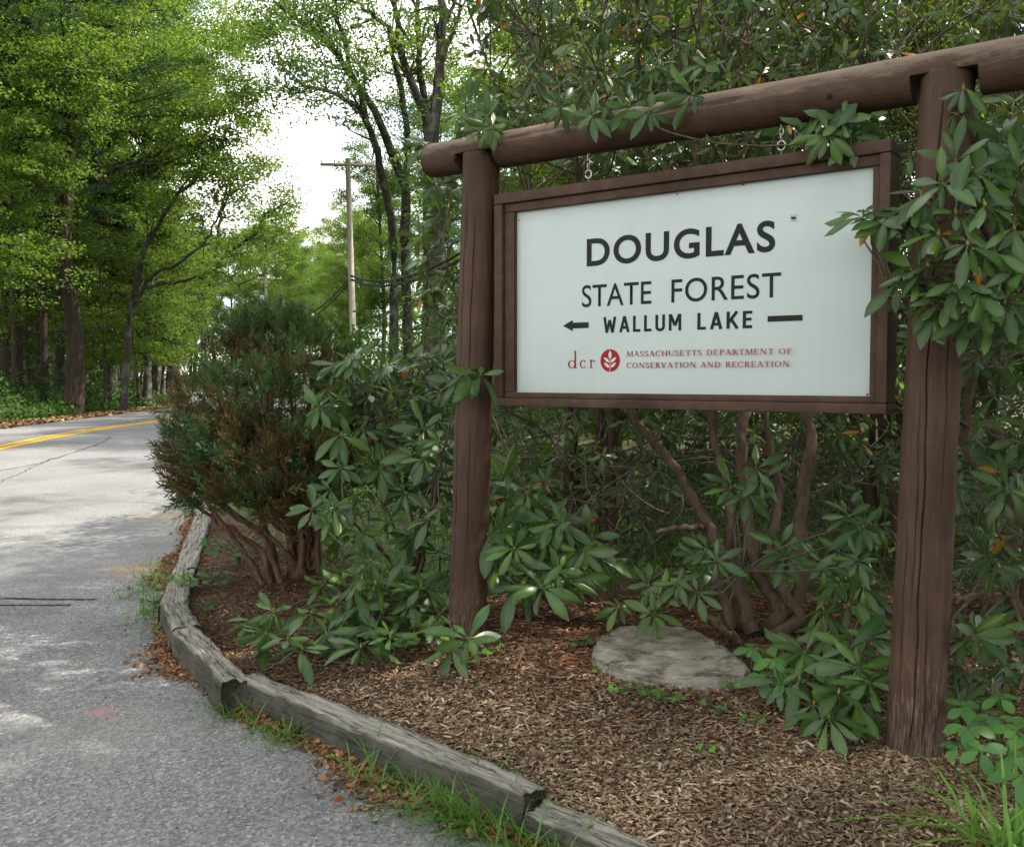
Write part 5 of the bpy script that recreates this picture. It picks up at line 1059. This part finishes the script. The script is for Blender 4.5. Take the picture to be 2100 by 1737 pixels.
# leaning oak across the road whose bare limbs reach over it
def limb_tree(name, label, base, limbs, clus, seed, matl=('bark', 'oak'), group=None, nper=46, size=.13, crad=.6, flat=.5, gap=False):
    rg = np.random.default_rng(seed); root = thing(name, base, label=label, cat='tree', group=group); mb = MB(); cen = []
    for pts, r0, r1, lf in limbs:
        q = smooth_path(pts, 22); q[1:-1] += rg.normal(0, .035, q[1:-1].shape); mb.tube(q, np.linspace(r0, r1, 22), 8)
        Lq = np.linalg.norm(q[-1] - q[0])
        for k in range(int(lf * Lq)):
            f = rg.uniform(.42, 1) ** .8; i = min(21, int(f * 21)); T_ = norm(q[min(21, i + 1)] - q[i - 1]); L2 = rg.uniform(.6, 2.0) * (1.25 - .5 * f); d = norm(T_ * .6 + rg.normal(0, .6, 3) + ZUP * .25); e = q[i] + d * L2
            mb.tube(smooth_path([q[i], q[i] + d * L2 * .5 + rg.normal(0, .08, 3), e], 5), np.linspace(r1 * .8 + .006, .006, 5), 4, cap=False); cen += [e, q[i] + d * L2 * .65 + rg.normal(0, .2, 3), e + rg.normal(0, .35, 3)]
    for x, y, d, n, sp, sd in clus:
        for k in range(n): cen.append(P(x + rg.normal(0, sp), y + rg.normal(0, sp * .8), d + rg.normal(0, sd)))
    cen = np.array(cen)
    part('trunk', mb.mesh('trunk', M[matl[0]], True), root)
    if gap:                       # the crown is open where the pole shows through it
        px, py, dp = PX(cen); cen = cen[~((px > 630) & (px < 800) & (py > 255) & (py < 770))]
    V, F_, c = leaves(rg, cen, rg.uniform(.6, 1.15, len(cen)) * crad, nper, size, flat)
    if gap:                       # nor do its leaves hang in the way of pole and cables
        q = V.reshape(-1, 4, 3).mean(1); px, py, dp = PX(q); yc = np.interp(px, [720, 790, 860, 930, 1045], [570, 548, 510, 460, 375])
        kp = ~(((px > 645) & (px < 785) & (py > 285) & (py < 770)) | ((px > 715) & (px < 1000) & (np.abs(py - yc) < 15))); V = V.reshape(-1, 4, 3)[kp].reshape(-1, 3); c = c.reshape(-1, 4, 3)[kp].reshape(-1, 3); F_ = stampF([(0, 1, 2, 3)], int(kp.sum()), 4)
    part('crown', mesh_np('crown', V, F_, M[matl[1]], c), root)
    return root
lb_ = P(250, 800, 31); lb_[2] = float(zground(lb_[0], lb_[1])) - .05
limb_tree('leaning_oak', 'oak leaning over the road with long bare curving limbs', lb_, [([lb_, P(262, 700, 31), P(275, 600, 31), P(300, 510, 30.5), P(349, 418, 30), P(418, 349, 29.5), P(455, 290, 29)], .135, .035, 1.2), ([P(270, 640, 31), P(310, 565, 30.5), P(366, 544, 30), P(418, 495, 29.5), P(450, 443, 29), P(482, 366, 28.5)], .07, .02, 1.3),
          ([P(195, 370, 31), P(244, 345, 30.5), P(296, 324, 30), P(349, 303, 29.5), P(394, 296, 29), P(471, 286, 28.5)], .085, .02, 1.6), ([P(250, 345, 30.3), P(310, 338, 29.8), P(380, 333, 29.2), P(430, 345, 29)], .06, .02, 1.2), ([P(220, 380, 31), P(190, 300, 31), P(200, 180, 31), P(260, 60, 30), P(330, 20, 30)], .13, .04, 1.6), ([P(300, 590, 30.5), P(380, 575, 29.5), P(450, 560, 29), P(500, 600, 28.5)], .06, .02, 1.1)],
          [(430, 250, 29, 60, 45, 1.0), (380, 130, 30, 55, 55, 1.2), (470, 60, 30, 40, 45, 1.2), (500, 200, 29.5, 35, 32, .8), (300, 200, 30, 40, 55, 1.2), (480, 350, 29, 30, 35, .8), (420, 440, 29.5, 26, 45, .8)], 71, ('bark', 'broad'), T_FOREST, nper=52, size=.11)
mb_ = P(-70, 800, 27); mb_[2] = float(zground(mb_[0], mb_[1])) - .05
limb_tree('maple_tree', 'maple with bright sunlit tiers of leaves in front of the thick-trunked pine', mb_, [([mb_, P(-60, 600, 27), P(-50, 380, 27), P(-40, 150, 27), P(-30, -100, 27)], .16, .06, 1.0), ([P(-55, 480, 27), P(0, 420, 26.5), P(80, 390, 26)], .06, .02, 1.5), ([P(-55, 600, 27), P(10, 560, 26.3), P(90, 530, 26)], .05, .015, 1.6), ([P(-45, 260, 27), P(60, 180, 26.5), P(170, 150, 26)], .07, .02, 1.4), ([P(-45, 100, 27), P(80, 20, 26.5), P(200, -40, 26)], .06, .02, 1.4)],
          [(60, 210, 26, 60, 55, .8), (150, 130, 26.3, 50, 55, .9), (90, 60, 26, 50, 70, .9), (40, 330, 26, 34, 45, .8), (200, 230, 26.5, 30, 40, .8), (70, 530, 25.6, 26, 42, .5), (230, 60, 27, 40, 55, 1), (20, 520, 25.6, 14, 25, .4), (120, 330, 26.3, 24, 30, .6)], 73, ('bark', 'broad'), T_FOREST, nper=52, size=.11, crad=.55, flat=.35)
fb = P(345, 790, 51); fb[2] = float(zground(fb[0], fb[1]))
limb_tree('leaning_oak', 'slim oak farther along the road with two crooked limbs against pale leaves', fb, [([fb, P(372, 690, 51.5), P(425, 590, 52), P(464, 523, 52), P(523, 481, 50), P(544, 443, 50), P(590, 415, 49)], .16, .04, 1.1), ([P(440, 565, 52), P(452, 440, 52), P(480, 340, 52)], .12, .05, 1.2)],
          [(540, 480, 51, 40, 40, 1.2), (580, 430, 51, 26, 28, 1), (500, 400, 52, 40, 45, 1.5), (470, 300, 52, 40, 50, 1.5), (525, 180, 51, 36, 26, 1.2), (530, 260, 51, 36, 24, 1.2), (545, 340, 51, 30, 24, 1.2), (500, 60, 51, 40, 34, 1.2), (585, 470, 51, 30, 30, 1.2)], 72, ('bark', 'broad'), T_FOREST, nper=36, size=.16, crad=.8)

# clump of oaks on the near side, fanning over the road
def c2(x, y): return 484.6 + x * .3488, y * .3488
def fan(pts, d0, d1): n = len(pts); return [P(*c2(*p), d0 + (d1 - d0) * k / (n - 1)) for k, p in enumerate(pts)]
FO = 'oaks fanning up beside the utility pole'
FA = [(920, 1450), (880, 1150), (830, 900), (760, 700), (640, 580), (480, 520), (350, 480)]; FB = [(1000, 1450), (985, 1100), (900, 850), (790, 620), (640, 400), (500, 220), (380, 130), (250, 40)]
def gb(x, d): q = P(x, 780, d); return np.array([q[0], q[1], float(zground(np.array(q[0]), np.array(q[1]))) - .05])
b_ = gb(806, 33.1)
limb_tree('fanning_oak', 'oak whose stem bends far out over the road behind the pole', b_, [([b_, *fan(FA, 33.1, 29.0)], 0.179, 0.041, 2.40), ([*fan([(870, 1100), (820, 860), (700, 480), (620, 200), (560, -60)], 33.1, 30.4)], 0.117, 0.041, 2.40)], [(640, 200, 29.7, 40, 36, 1.24), (600, 130, 29.7, 50, 36, 1.24), (700, 330, 31.7, 30, 30, 1.38), (690, 430, 33.1, 30, 26, 1.38), (700, 130, 30.4, 36, 40, 1.38), (560, 80, 29.7, 30, 26, 1.38)], 81, group=FO, nper=27, size=.115, crad=.6, gap=True)
b_ = gb(835, 34.5)
limb_tree('fanning_oak', 'tallest leaning oak stem, forked above the utility pole', b_, [([b_, *fan(FB, 34.5, 30.4)], 0.207, 0.048, 2.40), (fan([(985, 1100), (1010, 800), (940, 420), (900, 180), (760, 60), (620, -40)], 34.5, 31.7), 0.138, 0.041, 2.08)], [(560, 30, 30.4, 50, 34, 1.38), (620, 50, 30.4, 50, 40, 1.38), (700, 40, 31.7, 50, 40, 1.38), (760, 150, 33.1, 40, 40, 1.38), (660, -60, 31.7, 40, 50, 1.38)], 82, group=FO, nper=27, size=.115, crad=.6, gap=True)
b_ = gb(880, 31.7)
limb_tree('fanning_oak', 'lichened oak with three upright stems close to the beam end', b_, [([b_, *fan([(1130, 1200), (1130, 760), (1060, 560), (960, 300), (940, 100), (900, -80)], 31.7, 30.4)], 0.207, 0.069, 1.28), (fan([(1130, 760), (1090, 500), (1070, 200), (1055, -60)], 31.7, 31.7), 0.138, 0.069, 1.28), (fan([(1140, 740), (1190, 400), (1290, 160), (1330, -60)], 31.7, 31.0), 0.097, 0.041, 1.28)], [(830, 60, 31.7, 40, 40, 1.38), (900, 90, 32.4, 40, 40, 1.38), (940, 30, 31.7, 30, 40, 1.38), (860, 220, 33.1, 30, 36, 1.38), (800, 300, 33.1, 24, 36, 1.38)], 83, group=FO, nper=27, size=.115, crad=.6, gap=True)
b_ = gb(900, 27.6)
limb_tree('fanning_oak', 'straight lichened oak trunk half hidden behind the sign post', b_, [([b_, *fan([(1190, 1550), (1180, 1150), (1150, 900), (1190, 500), (1210, 100), (1230, -100)], 27.6, 27.6)], 0.193, 0.110, 0.80)], [(880, 420, 29.0, 24, 26, 1.38), (860, 340, 30.4, 24, 30, 1.38), (760, 420, 33.1, 30, 34, 1.66), (800, 520, 33.1, 30, 34, 1.66)], 84, group=FO, nper=27, size=.115, crad=.6, gap=True)
# near-side trees behind the sign; many, mostly out of view, added to block light
T_NEAR = 'trees behind the rhododendrons'
for k, (pr, lb, x, y, rot, s) in enumerate([(TC, 2, 2.4, 34, 2.5, 1.0), (TE, 3, 6.2, 27, 3.3, .9), (TA, 1, 6.5, 24, 4.2, 1.0), (TB, 0, 9.5, 20, 1.1, 1.0), (TA, 1, 12, 12, 2.0, 1.0), (TE, 3, 10.8, 3.4, 3.8, 1.5), (TE, 3, 8.6, 2.8, .8, 1.25), (TC, 2, 6.6, 3.4, .8, .52), (TC, 2, 6.0, 1.6, 2.8, .52), (TC, 2, 7.0, 5.2, 4.8, .46), (TC, 2, 12.5, .2, 3.8, 1.2), (TB, 0, 12, -5, 2.2, 1.1), (TA, 1, 7.6, -.8, 1.2, .9), (TA, 1, 15, 17, 5.5, 1.0), (TC, 2, -8.5, 62, 1, 1), (TB, 0, -4, 60, 2, 1), (TA, 1, 2, 45, 3, 1), (TC, 2, -13.5, 85, 4, 1), (TA, 1, -9, 82, 5, 1), (TB, 0, -18, 112, 5, 1), (TA, 1, -26, 142, 1, 1.1), (TC, 2, 9, -2.5, 2, 1.1), (TD, 4, 1.8, 20, 1, 1), (TD, 4, 3.5, 13, 4, .9), (TD, 4, 7.5, 11, 2, 1), (TD, 4, .9, 10.2, .4, .62), (TD, 4, 3.0, 9.6, 1.4, .66), (TD, 4, 5.2, 9.2, 2.4, .7), (TD, 4, 7.4, 7.6, 3.4, .7), (TD, 4, 1.4, 12.4, 4.4, .55), (TD, 4, 6.2, 5.4, 5.4, .7), (TD, 4, 2.2, 8.8, .9, .58), (TD, 4, 4.3, 10.8, 1.9, .7), (TD, 4, 2.3, 11.2, 2.9, .7), (TD, 4, 4.4, 7.9, 3.9, .6), (TD, 4, .9, 8.7, 4.9, .5), (TB, 0, 6, -7, 1, 1), (TA, 1, 1.5, -10, 2, 1.05), (TB, 0, -4.5, -14, 3, 1.1), (TE, 3, -15.5, -4, 1, 1), (TA, 1, -16, 5, 2, 1), (TB, 0, -17, 13, 3, 1), (TC, 2, -14.5, 18, 4, 1.1)]):
    plant_tree(pr, 'broadleaf_tree', ['large spreading tree rising behind the rhododendrons', 'tall slender tree rising behind the rhododendrons', 'narrow tree rising behind the rhododendrons', 'high-crowned oak rising behind the rhododendrons', 'low tiered maple growing behind the rhododendrons'][lb], x, y, rot, s, T_NEAR)
for k, (px, dd, s) in enumerate([(565, 92, .9), (590, 118, 1.0), (612, 100, .8), (640, 135, 1.0), (662, 122, .9), (688, 148, 1.0), (705, 108, .75), (540, 84, .9), (730, 95, .8), (625, 150, 1.15), (575, 158, 1.2), (655, 160, 1.1), (392, 160, 1.2), (418, 168, 1.3), (446, 158, 1.2), (474, 170, 1.3), (505, 162, 1.2), (532, 172, 1.3)]):
    plant_tree((TA, TC, TB)[k % 3], 'broadleaf_tree', 'sunlit pale green tree where the road disappears into the distance', (px - 1050) / FPX * dd, dd, k * 1.3, s, 'trees at the far bend of the road')
# the woods closing the road's far end
rg = np.random.default_rng(91)
n = 2600; fy = rg.uniform(45, 200, n); fx = np.where(rg.random(n) < .55, xleft(fy) - rg.uniform(24, 120, n), np.where(rg.random(n) < .6, xright(fy) + rg.uniform(14, 120, n), rg.uniform(-90, 0, n)))
ok = ((fx < xleft(fy) - 20) | (fx > xright(fy) + 10) | (fy > 165)); fx, fy = fx[ok], fy[ok]; n = len(fx)
V, F_, c = leaves(rg, np.c_[fx, fy, 21 * rg.random(n) ** 1.6], rg.uniform(2.2, 4.2, n), 60, .6, .75, .2, .6)
top('distant_wood', mesh_np('distant_wood', V, F_, M['far'], c), label='distant green wood closing the far end of the road', cat='wood', kind='stuff')
rg = np.random.default_rng(98); n = 2600; fy = rg.uniform(40, 125, n); fx = np.where(rg.random(n) < .72, xleft(fy) - rg.uniform(11, 55, n), np.maximum(xright(fy) + 9, -6) + rg.uniform(0, 60, n))
fx = np.r_[fx, rg.uniform(-80, 8, 900)]; fy = np.r_[fy, rg.uniform(153, 176, 900)]; n = len(fx)
V, F_, c = leaves(rg, np.c_[fx, fy, rg.uniform(.2, 10, n)], rg.uniform(1.6, 3.0, n), 40, .46, .75, .2, .6)
top('wood_understory', mesh_np('wood_understory', V, F_, M['under'], c), label='dark leafy understory deep in the woods between the trunks', cat='understory', kind='stuff')
# undergrowth along the far verge and behind the bed
def undergrowth(label, xy, h, nper, size, seed, mt='under', rad=.45):
    rg = np.random.default_rng(seed); x, y = xy; z = zground(x, y); C_ = np.c_[x, y, z + h * rg.uniform(.15, 1, len(x))]
    V, F_, c = leaves(rg, C_, rg.uniform(.5, 1.2, len(x)) * rad, nper, size, .6, .22, .6); return top('undergrowth', mesh_np('undergrowth', V, F_, M[mt], c), label=label, cat='undergrowth', kind='stuff')
rg = np.random.default_rng(92); yv = rg.uniform(16, 75, 1500); dv = rg.gamma(1.6, 1.6, 1500) + .5; xv = xleft(yv) - dv
undergrowth('leafy green undergrowth along the far road verge', (xv, yv), np.clip(.18 + .28 * dv, 0, 1.7) * rg.uniform(.4, 1.1, 1500), 34, .13, 93)
xv = rg.uniform(-8, 9, 900); yv = rg.uniform(8.6, 30, 900); ok = xv > xright(yv) + 1.2; undergrowth('green undergrowth behind the planting bed', (xv[ok], yv[ok]), rg.uniform(.15, .9, ok.sum()), 34, .11, 94, 'under', .4)
xv = rg.uniform(-5.5, 3, 420); yv = rg.uniform(17, 40, 420); ok = xv > xright(yv) + 1.5; undergrowth('dense shrubs under the fanning oaks', (xv[ok], yv[ok]), rg.uniform(.6, 3.2, ok.sum()), 50, .12, 95, 'under', .7)
# grass and ferns of the clearing behind the bed
rg = np.random.default_rng(96); n = 16000; gx = rg.uniform(-4, 5, n); gy = rg.uniform(5.9, 10.5, n) + np.where(gx < -.6, (-.6 - gx) * .9, 0); ok = gx > xright(gy) + .5; gx, gy = gx[ok], gy[ok]; n = len(gx)
a = rg.uniform(0, 6.28, n); e = rg.uniform(.5, 1.35, n); V, F_, k = blades(np.c_[gx, gy, zground(gx, gy)], np.c_[np.cos(a) * np.cos(e), np.sin(a) * np.cos(e), np.sin(e)], rg.uniform(.12, .38, n), rg.uniform(.005, .011, n), rg, .8, 3)
top('clearing_grass', mesh_np('clearing_grass', V, F_, M['grass'], np.repeat(rg.uniform(.7, 1.3, (n, 1)) * np.ones((1, 3)), k, 0)), label='bright green grass in the clearing behind the rhododendrons', cat='grass', kind='stuff')
n = 9000; yv = rg.uniform(14, 60, n); xv = xleft(yv) - np.abs(rg.normal(0, .75, n)) + .25; a = rg.uniform(0, 6.28, n)
V = stamp(LEAFT * [1.4, 1, 1.5], frames(np.c_[np.cos(a), np.sin(a), rg.normal(0, .4, n)], np.c_[rg.normal(0, .5, (n, 2)), np.ones(n)]), np.c_[xv, yv, np.maximum(zground(xv, yv), zroad(yv)) + .02], rg.uniform(.07, .14, n))
top('verge_litter', mesh_np('verge_litter', V, stampF([(0, 1, 2, 3)], n, 4), M['chip'], np.repeat(np.array([(.30, .17, .09), (.22, .11, .06), (.38, .24, .14)])[rg.choice(3, n)] * rg.uniform(.6, 1.1, (n, 1)), 4, 0)), label='brown leaf litter along the far edge of the road', cat='leaf litter', kind='stuff')
n = 2200; yv = rg.uniform(15, 45, n); xv = xleft(yv) - np.abs(rg.normal(0, .7, n)) - .05; a = rg.uniform(0, 6.28, n); e = rg.uniform(.4, 1.3, n)
V, F_, k = blades(np.c_[xv, yv, zground(xv, yv)], np.c_[np.cos(a) * np.cos(e), np.sin(a) * np.cos(e), np.sin(e)], rg.uniform(.1, .3, n), rg.uniform(.012, .02, n), rg, .8, 3)
top('verge_grass', mesh_np('verge_grass', V, F_, M['grass'], np.repeat(rg.uniform(.6, 1.1, (n, 1)) * np.ones((1, 3)), k, 0)), label='rough grass along the far edge of the road', cat='grass', kind='stuff')

# ------------------------------------------------------------------ utility poles and cables
def upole(label, x, ytop, d, lean, arm_w, arm_dir, transformer=False, y0=780):
    t_ = P(x, ytop, d); b = P(x, y0, d); b[2] = float(zground(np.array(b[0]), np.array(b[1]))) - .1; b[0] -= lean * (t_[2] - b[2])
    root = thing('utility_pole', b, label=label, cat='utility pole', group='utility poles along the road'); H = t_[2] - b[2]
    part('pole', MB().tube([b, b + (t_ - b) * .5, t_], [.155, .13, .105], 14).mesh('pole', M['pole'], True), root)
    ad = np.array([math.cos(arm_dir), math.sin(arm_dir), 0]); c = t_ - ZUP * .22 - np.array([-ad[1], ad[0], 0]) * -.15
    arm = part('crossarm', MB().box(c, (ad * arm_w / 2, np.cross(ZUP, ad) * .045, ZUP * .06)).mesh('crossarm', M['crossarm']), root)
    for s in (-.47, -.24, .24, .47): part('insulator', MB().tube([c + ad * arm_w * s + ZUP * .06, c + ad * arm_w * s + ZUP * .12, c + ad * arm_w * s + ZUP * .2], [.03, .045, .03], 8).mesh('insulator', M['transf'], True), arm)
    for s in (-1, 1): part('brace', MB().tube([c + ad * s * .28 - ZUP * .05, t_ - ZUP * .75 + (c - t_) * [1, 1, 0] * .6], .018, 5).mesh('brace', M['crossarm']), root)
    if transformer:
        q = t_ - ZUP * 2.1 - ad * .32; part('transformer', MB().tube([q - ZUP * .45, q - ZUP * .43, q + ZUP * .4, q + ZUP * .48], [.2, .24, .24, .1], 16).mesh('transformer', M['transf'], True), root)
    return t_, b
t1, bb1 = upole('tall pale utility pole rising behind the juniper and rhododendron', 713, 326, 40, -.030, 2.35, .05, y0=790)
upole('distant utility pole carrying a grey transformer', 545, 566, 80, 0, 2.6, .1, True)
upole('small distant utility pole standing beyond the tall pale one', 681, 606, 112, -.01, 2.6, .9)
def cable(label, p0, p1, sag, r=.04):
    t = np.linspace(0, 1, 40)[:, None]; q = p0 * (1 - t) + p1 * t - ZUP * 4 * sag * t * (1 - t); top('cable', MB().tube(q, r, 6).mesh('cable', M['cable'], True), label=label, cat='cable', group='cables on the utility poles')
ca, cb_ = P(721, 566, 39.8), P(722, 574, 39.8)
cable('upper black cable running from the pale pole past the sign post', ca, P(1420, 110, 13), 1.25); cable('lower black cable running from the pale pole past the sign post', cb_, P(1420, 128, 13), 1.28)
cable('upper black cable sagging from the pale pole to the distant pole', ca, P(546, 612, 80), 1.7); cable('lower black cable sagging from the pale pole to the distant pole', cb_, P(546, 618, 80), 1.75)
